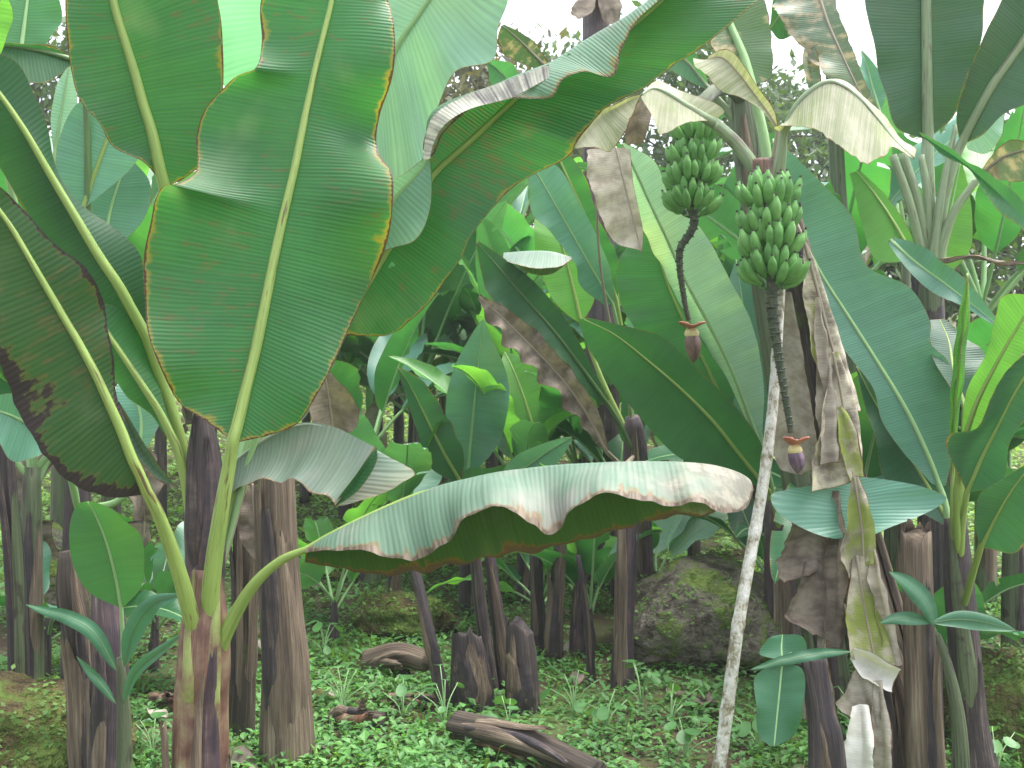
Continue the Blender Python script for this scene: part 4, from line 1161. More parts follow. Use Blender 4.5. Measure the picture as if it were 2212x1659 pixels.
lf(B, 'tired', (4.5, 4.6), mid=[(1622, 182), (1608, 130), (1592, 90), (1577, 55), (1560, 0), (1545, -50)], L=[(1618, 184), (1560, 140), (1530, 90), (1515, 30), (1520, -20), (1544, -50)], R=[(1626, 182), (1668, 165), (1672, 110), (1668, 50), (1640, -20), (1546, -50)],
   pet=[(1665, 420, 4.46), (1652, 310, 4.48), (1635, 230, 4.5)], rib='pale', up='away', rr=(.02, .012), petr=.024, nu=70, nv=16, ruf=.01, rag=.1)
lf(B, 'dying', (4.42, 4.4), mid=[(1680, 280), (1655, 240), (1630, 205), (1600, 165), (1560, 125), (1525, 130)], L=[(1678, 284), (1640, 235, -.03), (1600, 210, -.04), (1550, 185, -.05), (1500, 150, -.03), (1492, 128)], R=[(1682, 276), (1672, 235), (1640, 190), (1608, 140), (1570, 105), (1530, 120)],
   pet=[(1660, 410, 4.45), (1670, 345, 4.44)], rib='dead', up='cam', rr=(.008, .004), nu=60, nv=12, ruf=.02, rag=.12)
# old leaves hanging down the stem
DL = dict(name='dead_leaf', nu=70, nv=14, wl=.22)
lf(B, 'mossy', (4.33, 4.27), mid=[(1738, 520), (1760, 600), (1785, 700), (1812, 800), (1832, 892)], L=[(1736, 524), (1736, 600, -.03), (1748, 700, -.05), (1764, 790, -.05), (1796, 862, -.04)], R=[(1740, 516), (1770, 590, .02), (1800, 690, .03), (1832, 790, .03), (1858, 890, .02)], rib='dead', rr=(.008, .005), ruf=.012, rag=.10, bow=(-.3, .3), pet=[(1700, 440, 4.4)], **DL)
lf(B, 'mossy', (4.27, 4.20), mid=[(1800, 760), (1818, 850), (1830, 940), (1840, 1010), (1846, 1040)], L=[(1790, 770), (1786, 870, -.05), (1770, 950, -.08), (1758, 1025, -.08), (1756, 1064, -.06)], R=[(1812, 760), (1842, 850, .03), (1856, 930, .03), (1862, 990, .03), (1850, 1034, .02)], rib='dead', rr=(.006, .004), ruf=.018, rag=.07, bow=(-.35, .3), **DL)
lf(B, 'lime', (4.25, 4.2), mid=[(1812, 880), (1830, 930), (1848, 980), (1858, 1030)], L=[(1806, 885), (1812, 940, -.02), (1822, 990, -.02), (1834, 1040)], R=[(1822, 878), (1852, 925), (1862, 975), (1866, 1030)], rib=None, ruf=.01, rag=.15, bow=(-.2, .3), **DL)
lf(B, 'dead', (4.4, 4.34), mid=[(1702, 630), (1710, 740), (1718, 840), (1724, 930), (1728, 1025)], L=[(1696, 630), (1676, 740, -.02), (1666, 840, -.03), (1666, 940, -.03), (1682, 1012), (1724, 1026)], R=[(1710, 630), (1732, 740), (1748, 840), (1764, 930), (1766, 1000), (1732, 1028)], rib=None, ruf=.014, rag=.14, bow=(-.2, .2), **DL)
lf(B, 'lime', (4.2, 4.14), mid=[(1846, 1030), (1856, 1090), (1864, 1150), (1866, 1225)], L=[(1838, 1038), (1830, 1120, -.03), (1822, 1195, -.04), (1836, 1252, -.03)], R=[(1856, 1028), (1880, 1090), (1892, 1150), (1894, 1212)], rib='dead', rr=(.008, .006), ruf=.014, rag=.10, bow=(-.3, .3), **DL)
lf(B, 'lime', (4.15, 4.06), mid=[(1852, 1200), (1864, 1290), (1878, 1365), (1894, 1440)], L=[(1840, 1210), (1832, 1300, -.03), (1832, 1370, -.04), (1836, 1418, -.03)], R=[(1866, 1200), (1898, 1285, .01), (1922, 1365, .02), (1942, 1440)], rib='dead', rr=(.006, .004), ruf=.014, rag=.06, bow=(-.25, .25), **DL)
lf(B, 'white', (4.06, 4.0), mid=[(1840, 1404), (1872, 1420), (1908, 1440), (1944, 1450)], L=[(1832, 1424), (1860, 1460, -.03), (1898, 1486, -.03), (1926, 1500, -.01)], R=[(1846, 1398), (1884, 1408), (1918, 1430), (1948, 1446)], rib=None, ruf=.016, rag=.15, bow=(-.3, .2), **DL)
lf(B, 'dead', (4.06, 3.98), mid=[(1852, 1445), (1862, 1490), (1878, 1535), (1894, 1580)], L=[(1842, 1450), (1822, 1495, -.03), (1806, 1526, -.03), (1846, 1552)], R=[(1864, 1445), (1896, 1482), (1906, 1525), (1902, 1575)], rib=None, ruf=.014, rag=.28, bow=(-.3, .3), **DL)
lf(B, 'white', (4.0, 3.92), mid=[(1858, 1520), (1862, 1570), (1864, 1620), (1858, 1690)], L=[(1838, 1526), (1830, 1575, -.02), (1814, 1635, -.03), (1806, 1670)], R=[(1878, 1526), (1886, 1570), (1894, 1620), (1884, 1690)], rib=None, ruf=.016, rag=.25, bow=(-.3, .3), **DL)
lf(B, 'deadbrown', (4.3, 4.22), mid=[(1752, 1110), (1746, 1160), (1738, 1210), (1722, 1250)], L=[(1712, 1120), (1694, 1175, -.03), (1672, 1230, -.05), (1690, 1262)], R=[(1792, 1130), (1804, 1180, .02), (1790, 1225, .02), (1748, 1248)], rib=None, ruf=.016, rag=.22, bow=(-.3, .25), **DL)
lf(B, 'deadbrown', (4.24, 4.16), mid=[(1762, 1205), (1772, 1270), (1782, 1330), (1806, 1392)], L=[(1738, 1215), (1716, 1280, -.03), (1704, 1335, -.05), (1752, 1368)], R=[(1790, 1210), (1808, 1270, .02), (1832, 1335, .02), (1822, 1392)], rib=None, ruf=.016, rag=.14, bow=(-.25, .25), **DL)
lf(B, 'dead', (4.2, 4.12), mid=[(1776, 1360), (1774, 1430), (1776, 1490), (1776, 1566)], L=[(1768, 1360), (1762, 1430, -.02), (1748, 1500, -.03), (1736, 1556)], R=[(1786, 1360), (1790, 1430), (1806, 1500), (1812, 1562)], rib=None, ruf=.018, rag=.12, bow=(-.5, .5), **DL)
lf(B, 'dead', (4.30, 4.22), mid=[(1764, 640), (1776, 760), (1788, 880), (1792, 1000)], L=[(1760, 640), (1762, 760, -.02), (1768, 880, -.03), (1772, 1006)], R=[(1770, 640), (1790, 760, .01), (1806, 880, .02), (1812, 1000)], rib=None, ruf=.014, rag=.2, bow=(-.4, .4), **DL)
lf(B, 'deadbrown', (4.26, 4.16), mid=[(1806, 1060), (1808, 1160), (1806, 1270), (1800, 1400)], L=[(1798, 1060), (1790, 1160, -.02), (1784, 1280, -.03), (1778, 1406)], R=[(1814, 1060), (1828, 1160), (1830, 1270), (1822, 1398)], rib=None, ruf=.016, rag=.2, bow=(-.4, .4), **DL)
lf(B, 'dead', (4.14, 4.06), mid=[(1884, 1180), (1898, 1260), (1916, 1350), (1930, 1440)], L=[(1878, 1180), (1884, 1260), (1898, 1350, -.01), (1908, 1446)], R=[(1890, 1180), (1912, 1260), (1934, 1350), (1950, 1436)], rib=None, ruf=.014, rag=.2, bow=(-.4, .4), **DL)
lf(B, 'dead', (4.0, 3.94), mid=[(1896, 1470), (1902, 1540), (1908, 1610), (1906, 1690)], L=[(1886, 1472), (1886, 1540, -.01), (1884, 1610, -.02), (1880, 1690)], R=[(1906, 1470), (1920, 1540), (1930, 1610), (1928, 1690)], rib=None, ruf=.014, rag=.2, bow=(-.4, .4), **DL)
# broad leaf crossing the stem
lf(B, 'blue', (4.3, 4.22), mid=[(1850, 1032), (1845, 1070), (1843, 1110), (1842, 1168)], L=[(1846, 1034), (1760, 1048), (1690, 1060), (1664, 1072), (1676, 1106, -.05), (1730, 1140, -.06), (1790, 1160, -.06), (1838, 1168)], R=[(1854, 1030), (1900, 1034), (1985, 1050), (2044, 1078), (1990, 1112, -.05), (1930, 1138, -.05), (1885, 1158, -.05), (1846, 1168)], rib='pale', up='cam', rr=(.007, .004), nu=50, nv=16, ruf=.01, pet=[(1845, 1150, 4.4), (1850, 1080, 4.36)])

# ================================================================ plant with the smaller bunch
E_ = Thing('banana_plant', 'banana plant behind carrying the smaller green bunch with a long curved flower stalk', 'banana plant', ground_at(1800, 5.3, -0.03))
yb = gy(1800, 5.3) + 20
o, qE = stem(E_, [(1800, yb, 5.3), (1770, 1300, 5.3), (1720, 1000, 5.3), (1670, 700, 5.3), (1635, 450, 5.3), (1612, 300, 5.3), (1600, 190, 5.3)], [90, 80, 72, 68, 66, 62, 46], 'green', seed=15, nring=50)
sheath(E_, qE, .0, .35, -.2, 1.6, 'dark', seed=16)
sheath(E_, qE, .72, .95, -.4, 1.4, 'brown', seed=17)
sheath(E_, qE, .80, .99, .7, 1.2, 'green', seed=18)
bunch(E_, P(1502, 262, 5.0), P(1492, 456, 4.95), 4, 1.04, 8, per=15)
lf(E_, 'green', (5.25, 5.1), mid=[(1530, 190), (1480, 130), (1420, 90), (1370, 80)], L=[(1530, 195), (1470, 165), (1410, 130), (1370, 84)], R=[(1532, 185), (1500, 110), (1430, 60), (1372, 76)], pet=[(1602, 280, 5.3), (1570, 240, 5.3)], rib='grey', rr=(.014, .005), petr=.03, nu=40)
o, q = stem(E_, [(1605, 215, 5.28), (1575, 190, 5.2), (1540, 200, 5.1), (1512, 235, 5.02), (1500, 285, 5.0)], [34, 32, 30, 28, 26], 'green', name='fruit_stalk', nring=24, seg=12)
rachis(E_, [(1494, 450, 4.95), (1500, 480, 4.94), (1490, 505, 4.94), (1470, 535, 4.94), (1468, 575, 4.94), (1474, 620, 4.94), (1482, 670, 4.94), (1488, 692, 4.94)], 19, 10, 38)
bud(E_, P(1494, 716, 4.93), .145, .036, PURB, 0.5, lean=(.06, 0))

# ---- leaves behind and between the bunches
M = Thing('banana_plant', 'banana plant with long pale leaf passing behind the two bunches', 'banana plant', ground_at(1690, 5.7, -0.03))
o, q = stem(M, [(1690, gy(1690, 5.7) + 20, 5.7), (1688, 1250, 5.7), (1680, 1080, 5.68)], [84, 74, 56], 'purple', seed=19, nring=20)
sheath(M, q, .0, .8, -.2, 1.6, 'brown', seed=20)
lf(M, 'mint', (5.55, 5.35), mid=[(1640, 960), (1582, 805), (1530, 700), (1480, 605), (1440, 516), (1400, 430), (1366, 355), (1345, 310)],
   L=[(1636, 962), (1565, 810, .05), (1505, 720, .08), (1455, 630, .08), (1410, 540, .07), (1372, 460, .05), (1350, 390, .03), (1343, 312)],
   R=[(1646, 955), (1650, 830), (1625, 700), (1580, 610), (1520, 500), (1450, 430), (1415, 350), (1348, 308)],
   pet=[(1682, 1130, 5.68), (1664, 1040, 5.62)], rib='pale', up='cam', nu=100, nv=18, rr=(.012, .005), ruf=.01)
lf(M, 'green', (5.6, 5.6), mid=[(1575, 900), (1530, 800), (1480, 700), (1440, 610), (1415, 520), (1408, 480)], L=[(1570, 905), (1470, 830), (1390, 740), (1340, 650), (1338, 560), (1406, 482)], R=[(1580, 896), (1590, 800), (1560, 690), (1510, 600), (1460, 520), (1412, 480)], pet=[(1680, 1120, 5.69), (1630, 1000, 5.65)], rib='yg', up='away', nu=70, nv=14)
lf(M, 'green', (5.5, 5.2), mid=[(1660, 1060), (1600, 985), (1540, 910), (1470, 840), (1400, 780), (1330, 725), (1262, 690)],
   L=[(1655, 1062), (1560, 1012), (1470, 990), (1390, 910), (1325, 830), (1270, 750), (1250, 688)], R=[(1664, 1056), (1645, 960), (1590, 880), (1510, 800), (1430, 728), (1340, 702), (1264, 684)],
   pet=[(1684, 1180, 5.68), (1680, 1120, 5.6)], rib='yg', up='away', nu=100, nv=18, ruf=.01, bow=(.05, -.05))
lf(M, 'blue', (5.65, 5.75), mid=[(1650, 1000), (1640, 900), (1625, 780), (1605, 660), (1590, 560)], L=[(1645, 1000), (1560, 900), (1550, 780), (1560, 660), (1588, 562)], R=[(1655, 1000), (1690, 900), (1680, 780), (1650, 660), (1592, 560)], pet=[(1682, 1120, 5.7)], rib='pale', up='cam', nu=60, nv=12)

Q = Thing('banana_plant', 'banana plant with grey-blue leaves left of the smaller bunch', 'banana plant', ground_at(1385, 6.2, -0.03))
o, q = stem(Q, [(1385, gy(1385, 6.2) + 20, 6.2), (1380, 1180, 6.2), (1372, 960, 6.18), (1366, 900, 6.15)], [66, 60, 50, 30], 'purple', seed=21, nring=20)
sheath(Q, q, .3, .95, -.2, 1.6, 'brown', seed=22)
lf(Q, 'blue', (6.0, 5.8), mid=[(1323, 655), (1290, 600), (1250, 530), (1210, 460), (1165, 382), (1140, 340)], L=[(1310, 662), (1255, 620), (1245, 577), (1199, 512), (1152, 464), (1143, 403), (1138, 342)], R=[(1328, 650), (1318, 580), (1285, 500), (1245, 425), (1205, 360), (1142, 336)],
   pet=[(1370, 960, 6.18), (1350, 780, 6.1)], rib='pale', up='cam', nu=80, nv=14, rr=(.009, .004))
lf(Q, 'green', (6.05, 5.95), mid=[(1330, 645), (1292, 540), (1252, 440), (1215, 360), (1190, 300)], L=[(1325, 648), (1262, 560), (1225, 460), (1190, 370), (1186, 302)], R=[(1335, 640), (1340, 570), (1288, 460), (1262, 375), (1194, 298)], pet=[(1370, 960, 6.19), (1352, 780, 6.12)], rib='yg', up='away', nu=70, nv=14, rr=(.014, .007))
lf(Q, 'young', (6.3, 6.4), mid=[(1255, 695), (1240, 630), (1225, 570), (1208, 515), (1180, 470)], L=[(1250, 698), (1195, 650), (1165, 570), (1152, 500), (1160, 462), (1178, 468)], R=[(1260, 695), (1285, 640), (1262, 570), (1240, 520), (1182, 470)], pet=[(1368, 960, 6.2), (1300, 820, 6.25)], rib='yg', up='away', nu=50, nv=10)
lf(Q, 'dark', (5.9, 5.6), mid=[(1310, 870), (1260, 800), (1200, 720), (1130, 640), (1070, 570), (1030, 525)], L=[(1300, 875), (1220, 810, -.1), (1140, 720, -.12), (1060, 640, -.1), (1040, 590), (1028, 527)], R=[(1316, 862), (1262, 760), (1215, 680), (1150, 605), (1085, 555), (1034, 520)], pet=[(1368, 980, 6.15), (1340, 920, 6.0)], rib='dark', up='away', nu=80, nv=14, ruf=.02)
lf(Q, 'drape', (5.75, 5.6), mid=[(1088, 546), (1140, 542), (1190, 543), (1236, 556)], L=[(1086, 560, -.05), (1120, 572, -.12), (1165, 582, -.14), (1205, 576, -.1), (1236, 560)], R=[(1088, 552, .04), (1140, 590, .08), (1190, 592, .08), (1237, 560)], rib=None, up='cam', upside='L', nu=50, nv=10, ruf=.01)
lf(Q, 'deadbrown', (5.6, 5.4), mid=[(1310, 975), (1265, 890), (1215, 820), (1150, 750), (1090, 690), (1035, 640)], L=[(1305, 978), (1240, 900, -.06), (1190, 840, -.08), (1120, 770, -.08), (1060, 700, -.05), (1032, 645)], R=[(1316, 970), (1290, 880), (1235, 800), (1180, 735), (1105, 672), (1038, 636)], pet=[(1370, 985, 6.14), (1345, 1005, 5.8)], rib='dead', up='cam', nu=80, nv=10, ruf=.03, wl=.15, rag=.1, name='dead_leaf')
# brown leaf hanging in front
lf(Q, 'dead', (5.2, 5.1), mid=[(1330, 318), (1345, 380), (1362, 450), (1378, 515), (1384, 545)], L=[(1266, 320), (1268, 385), (1290, 450), (1310, 500), (1340, 530), (1382, 540)], R=[(1362, 322), (1368, 390), (1380, 450), (1390, 510), (1386, 545)], rib='dead', rr=(.006, .004), up='cam', nu=70, nv=14, ruf=.012, rag=.08, name='dead_leaf', pet=[(1364, 905, 6.14), (1300, 600, 5.9), (1290, 360, 5.6), (1310, 310, 5.3)], label='tan dead leaf hanging straight down left of the smaller bunch')

# ---- young plants in the centre
N1 = Thing('banana_plant', 'young banana plant with one upright oval blue-green leaf at picture centre', 'banana plant', ground_at(1010, 6.8, -0.03))
o, q = stem(N1, [(1012, gy(1012, 6.8) + 15, 6.8), (1012, 1200, 6.8), (1010, 1100, 6.8)], [44, 38, 26], 'dark', seed=23, nring=16)
lf(N1, 'blue', (6.75, 6.6), mid=[(1010, 1030), (1016, 960), (1024, 880), (1032, 800), (1040, 720), (1044, 690)], L=[(1006, 1030), (968, 940), (964, 860), (985, 785), (1020, 720), (1042, 690)], R=[(1014, 1030), (1072, 965), (1100, 870), (1090, 795), (1062, 730), (1046, 690)], pet=[(1010, 1150, 6.8), (1008, 1090, 6.78)], rib='pale', up='cam', nu=60, nv=12)
lf(N1, 'dark', (6.6, 6.3), mid=[(995, 1040), (960, 980), (920, 900), (885, 830), (860, 795)], L=[(990, 1044), (930, 1010), (905, 940), (878, 860), (858, 797)], R=[(998, 1038), (1002, 980), (970, 910), (920, 830), (863, 793)], pet=[(1010, 1150, 6.79), (1006, 1080, 6.7)], rib='yg', up='away', nu=50, nv=10)
lf(N1, 'young', (6.9, 7.1), mid=[(1165, 965), (1145, 900), (1125, 840), (1105, 790), (1090, 760)], L=[(1160, 968), (1095, 920), (1085, 850), (1078, 800), (1088, 762)], R=[(1170, 963), (1202, 920), (1180, 840), (1150, 785), (1093, 758)], pet=[(1012, 1150, 6.8), (1090, 1060, 6.85)], rib='yg', up='away', nu=50, nv=10)
lf(N1, 'young', (6.85, 6.85), mid=[(1010, 1040), (1004, 970), (998, 900), (994, 845)], L=[(1007, 1040), (999, 970), (995, 900), (994, 846)], R=[(1014, 1040), (1010, 970), (1001, 900), (995, 845)], pet=[(1010, 1120, 6.82)], rib=None, nu=30, nv=4, name='rolled_leaf', bow=(.8, .8))
lf(N1, 'blue', (6.5, 6.2), mid=[(1060, 1080), (1110, 1030), (1170, 985), (1235, 945)], L=[(1056, 1076), (1090, 1010), (1150, 965), (1234, 942)], R=[(1064, 1084), (1130, 1050), (1195, 1010), (1238, 950)], pet=[(1012, 1140, 6.79), (1035, 1100, 6.6)], rib='pale', up='cam', nu=40, nv=8)

# ================================================================ right-hand plants
C_ = Thing('banana_plant', 'banana plant at lower right with a long wavy blue-green leaf and rolled spear', 'banana plant', ground_at(2110, 4.45, -0.03))
o, qC = stem(C_, [(2112, gy(2110, 4.45) + 20, 4.45), (2098, 1560, 4.45), (2085, 1400, 4.46), (2072, 1250, 4.48), (2064, 1120, 4.5)], [110, 72, 66, 62, 46], 'dark', seed=25, nring=30)
sheath(C_, qC, .3, .95, -.5, 1.4, 'green', seed=26)
sheath(C_, qC, .0, .5, .6, 1.4, 'dark', seed=27)
lf(C_, 'blue', (4.62, 4.75), mid=[(2030, 1050), (2005, 985), (1960, 890), (1900, 790), (1830, 680), (1770, 585), (1720, 480), (1690, 380), (1670, 300)],
   L=[(2012, 1045), (1950, 975), (1905, 910), (1882, 832), (1815, 745), (1770, 660), (1740, 560), (1700, 460), (1668, 302)],
   R=[(2044, 1050), (2062, 950), (2060, 850), (2048, 782), (2010, 742), (2008, 690), (1965, 620), (1872, 572), (1842, 470), (1770, 390), (1705, 325), (1672, 298)],
   pet=[(2070, 1330, 4.5), (2062, 1200, 4.55), (2042, 1090, 4.6)], rib='pale', up='cam', nu=140, nv=22, rr=(.013, .006), petr=.02, ruf=.010, wl=.35, bow=(0, .03), label='long wavy blue-green leaf with a pale midrib')
lf(C_, 'dark', (4.7, 4.9), mid=[(2050, 1130), (2010, 1060), (1960, 980), (1915, 910), (1880, 850), (1850, 790)], L=[(2040, 1135), (1960, 1090), (1910, 1030), (1890, 950), (1870, 880), (1848, 792)], R=[(2055, 1125), (2050, 1050), (2000, 960), (1950, 880), (1900, 820), (1853, 788)], pet=[(2070, 1330, 4.52), (2062, 1200, 4.6)], rib='yg', up='cam', nu=70, nv=14)
lf(C_, 'young', (4.45, 4.5), mid=[(2058, 1050), (2062, 900), (2075, 760), (2085, 660), (2090, 590)], L=[(2056, 1050), (2060, 900), (2073, 760), (2084, 660), (2090, 592)], R=[(2060, 1050), (2064, 900), (2077, 760), (2086, 660), (2091, 590)], rib='yg', rr=(.009, .005), pet=[(2066, 1220, 4.47), (2058, 1130, 4.45)], nu=40, nv=4, name='rolled_leaf', bow=(.6, .6))
lf(C_, 'dark', (4.35, 4.1), mid=[(2090, 1060), (2120, 990), (2150, 930), (2180, 870), (2215, 810), (2260, 740)], L=[(2086, 1058), (2050, 985, -.05), (2055, 955, -.06), (2110, 925, -.04), (2150, 830), (2230, 750)], R=[(2094, 1064), (2165, 1040), (2180, 960), (2230, 880), (2270, 790), (2262, 742)], pet=[(2074, 1240, 4.46), (2078, 1140, 4.42)], rib='yg', up='cam', nu=80, nv=16, rr=(.012, .006), ruf=.02)
lf(C_, 'young', (4.3, 4.1), mid=[(2080, 960), (2110, 870), (2150, 790), (2190, 720), (2240, 640)], L=[(2076, 958), (2088, 850), (2130, 760), (2150, 690), (2170, 640), (2240, 636)], R=[(2084, 962), (2135, 890), (2180, 810), (2220, 740), (2244, 642)], pet=[(2072, 1230, 4.47), (2066, 1080, 4.38)], rib='yg', up='away', nu=60, nv=12)
lf(C_, 'dark', (4.15, 3.95), mid=[(2120, 1180), (2150, 1120), (2185, 1060), (2230, 1000)], L=[(2116, 1178), (2105, 1110), (2140, 1050), (2228, 996)], R=[(2124, 1184), (2200, 1190), (2230, 1110), (2234, 1004)], pet=[(2080, 1320, 4.45), (2098, 1250, 4.3)], rib='yg', up='cam', nu=50, nv=12)
lf(C_, 'dark', (4.55, 4.8), mid=[(2085, 880), (2060, 800), (2050, 740), (2030, 690)], L=[(2080, 880), (2030, 800), (2005, 740), (2002, 690)], R=[(2090, 880), (2130, 800), (2120, 760), (2040, 688)], pet=[(2070, 1200, 4.5), (2080, 1000, 4.52)], rib='yg', up='cam', nu=50, nv=12)

D = Thing('banana_plant', 'tall banana plant at upper right with a fan of grey petioles', 'banana plant', ground_at(2030, 5.35, -0.03))
o, qD = stem(D, [(2030, gy(2030, 5.35) + 20, 5.35), (2025, 1200, 5.35), (2015, 900, 5.38), (2005, 650, 5.4), (2010, 520, 5.4), (2010, 440, 5.4)], [90, 80, 72, 66, 56, 26], 'dark', seed=29, nring=40)
sheath(D, qD, .75, .99, 0, 2.0, 'green', seed=30)
lf(D, 'slate', (5.4, 5.25), mid=[(2003, 300), (2001, 200), (2000, 100), (1999, 0), (1998, -100), (1998, -190)], L=[(1994, 300), (1932, 272), (1912, 200), (1885, 90), (1870, 0), (1890, -110), (1996, -190)], R=[(2010, 294), (2060, 252), (2078, 195), (2108, 125), (2124, 45), (2115, -80), (2000, -190)],
   pet=[(2010, 620, 5.38), (2008, 480, 5.37), (2004, 350, 5.38)], rib='grey', up='away', nu=80, nv=18, rr=(.030, .02), petr=.034, ruf=.008)
lf(D, 'slate', (5.3, 5.0), mid=[(2078, 305), (2105, 250), (2145, 180), (2212, 85), (2280, -10), (2330, -80)], L=[(2072, 302), (2066, 245), (2085, 180), (2112, 105), (2150, 30), (2210, -60), (2328, -82)], R=[(2084, 310), (2125, 290), (2170, 245), (2230, 215), (2330, 150), (2390, 50), (2332, -80)],
   pet=[(2018, 620, 5.36), (2035, 450, 5.33), (2062, 345, 5.31)], rib='grey', up='away', nu=80, nv=16, rr=(.024, .016), petr=.034, ruf=.012)
lf(D, 'pale', (5.5, 5.5), mid=[(2090, 320), (2110, 285), (2135, 260), (2170, 240)], L=[(2088, 318), (2095, 280), (2125, 250), (2168, 236)], R=[(2092, 324), (2130, 330), (2160, 300), (2172, 244)], rib=None, up='cam', nu=30, nv=8, pet=())
lf(D, 'green', (5.1, 4.85), mid=[(1990, 292), (2030, 318), (2075, 348), (2120, 385), (2165, 425), (2220, 480)], L=[(1985, 285), (2032, 308), (2080, 340), (2130, 372), (2180, 405), (2225, 450)], R=[(1992, 296), (2028, 325), (2072, 356), (2112, 392), (2150, 445), (2216, 500)], pet=[(2012, 560, 5.38), (1992, 420, 5.25), (1980, 310, 5.12)], rib=None, up='cam', nu=60, nv=10)
for k, (pts, w) in enumerate([([(2004, 600, 5.34), (1965, 440, 5.3), (1928, 335, 5.28)], (22, 18)), ([(2008, 600, 5.36), (1985, 450, 5.33), (1950, 330, 5.31)], (24, 20)), ([(2018, 600, 5.33), (2055, 470, 5.28), (2112, 385, 5.25)], (24, 16)), ([(2012, 600, 5.32), (2030, 440, 5.3), (2065, 270, 5.3)], (26, 10)), ([(2012, 600, 5.35), (2004, 430, 5.34), (1990, 335, 5.35)], (30, 14))]):
    q, _ = arcres([P(*p) for p in pts], 20)
    v, f, uv = tube(q, np.linspace(w[0], w[1], 20) * 5.3 / FOC / 2, 9)
    me = new_mesh('petiole', np.array(v) - D.base, f, RM['grey']); set_uv(me, uv)
    link('petiole', me, D.o)
lf(D, 'tired', (5.24, 5.0), mid=[(2112, 385), (2150, 350), (2190, 330), (2240, 320)], L=[(2110, 383), (2150, 325), (2190, 300), (2240, 315)], R=[(2114, 388), (2160, 390), (2210, 392), (2242, 325)], rib='dead', up='cam', nu=40, nv=10, rag=.1, ruf=.02)
lf(D, 'young', (5.7, 5.9), mid=[(1975, 560), (1930, 480), (1890, 420), (1850, 370)], L=[(1970, 565), (1890, 560), (1860, 470), (1835, 375)], R=[(1980, 556), (1965, 500), (1920, 430), (1855, 366)], pet=[(2006, 640, 5.42)], rib='yg', up='away', nu=50, nv=12)
lf(D, 'young', (5.7, 5.75), mid=[(2035, 600), (2045, 500), (2060, 420), (2075, 350)], L=[(2030, 600), (2022, 500), (2040, 420), (2072, 350)], R=[(2040, 600), (2095, 540), (2098, 440), (2078, 350)], pet=[(2010, 680, 5.42)], rib='pale', up='away', nu=50, nv=12)
lf(D, 'blue', (5.2, 4.9), mid=[(1925, 520), (1975, 565), (2030, 605), (2090, 650), (2160, 705)], L=[(1918, 525), (1960, 585), (2020, 630), (2085, 668), (2158, 708)], R=[(1930, 512), (1990, 530), (2050, 575), (2110, 630), (2162, 702)], pet=[(2008, 640, 5.4), (1960, 540, 5.3)], rib='pale', up='cam', nu=60, nv=12)
lf(D, 'deadbrown', (5.3, 5.2), mid=[(2020, 565), (2090, 556), (2160, 565), (2220, 570)], L=[(2020, 570), (2090, 562), (2160, 570), (2220, 573)], R=[(2022, 560), (2090, 550), (2160, 560), (2220, 567)], rib='dead', nu=30, nv=4, name='dead_leaf', pet=[(2010, 600, 5.38)], bow=(.5, .5))
# mottled leaf hanging from above, owned by a plant standing behind
T_ = Thing('banana_plant', 'banana plant whose blotched yellow-brown leaves hang at top right of centre', 'banana plant', ground_at(1845, 6.0, -0.03))
o, q = stem(T_, [(1850, gy(1850, 6.0) + 20, 6.0), (1840, 900, 6.0), (1810, 400, 6.0), (1795, 60, 6.0), (1790, -60, 6.0)], [60, 44, 34, 28, 22], 'green', seed=31, nring=40)
lf(T_, 'tired', (5.85, 5.6), mid=[(1760, -40), (1785, 40), (1815, 110), (1848, 180), (1885, 250), (1910, 300)], L=[(1670, -30), (1665, 40), (1730, 100), (1770, 160), (1830, 215), (1880, 275), (1908, 302)], R=[(1790, -40), (1815, 30), (1845, 110), (1872, 180), (1900, 245), (1912, 298)], pet=[(1790, 20, 5.98), (1770, -70, 5.95)], rib='dead', up='cam', nu=80, nv=14, rag=.18, ruf=.03)
lf(T_, 'blue', (6.2, 6.3), mid=[(1900, 240), (1885, 190), (1872, 140), (1860, 110)], L=[(1896, 242), (1868, 195), (1862, 140), (1858, 112)], R=[(1904, 238), (1915, 195), (1890, 140), (1862, 108)], rib='pale', pet=[(1800, 120, 6.0), (1860, 260, 6.1)], nu=30, nv=8)
lf(T_, 'tired', (5.8, 5.7), mid=[(1742, 60), (1748, 120), (1755, 180), (1760, 215)], L=[(1738, 60), (1735, 120), (1740, 180), (1758, 215)], R=[(1750, 60), (1768, 120), (1775, 180), (1762, 215)], rib=None, name='dead_leaf', nu=30, nv=6, rag=.2)
lf(T_, 'green', (5.95, 5.9), mid=[(1795, 30), (1740, 10), (1690, 30), (1665, 60)], L=[(1795, 34), (1740, 60), (1690, 85), (1664, 64)], R=[(1795, 26), (1740, -40), (1680, -20), (1662, 58)], pet=[(1792, 60, 6.0)], rib='yg', up='away', nu=40, nv=10)

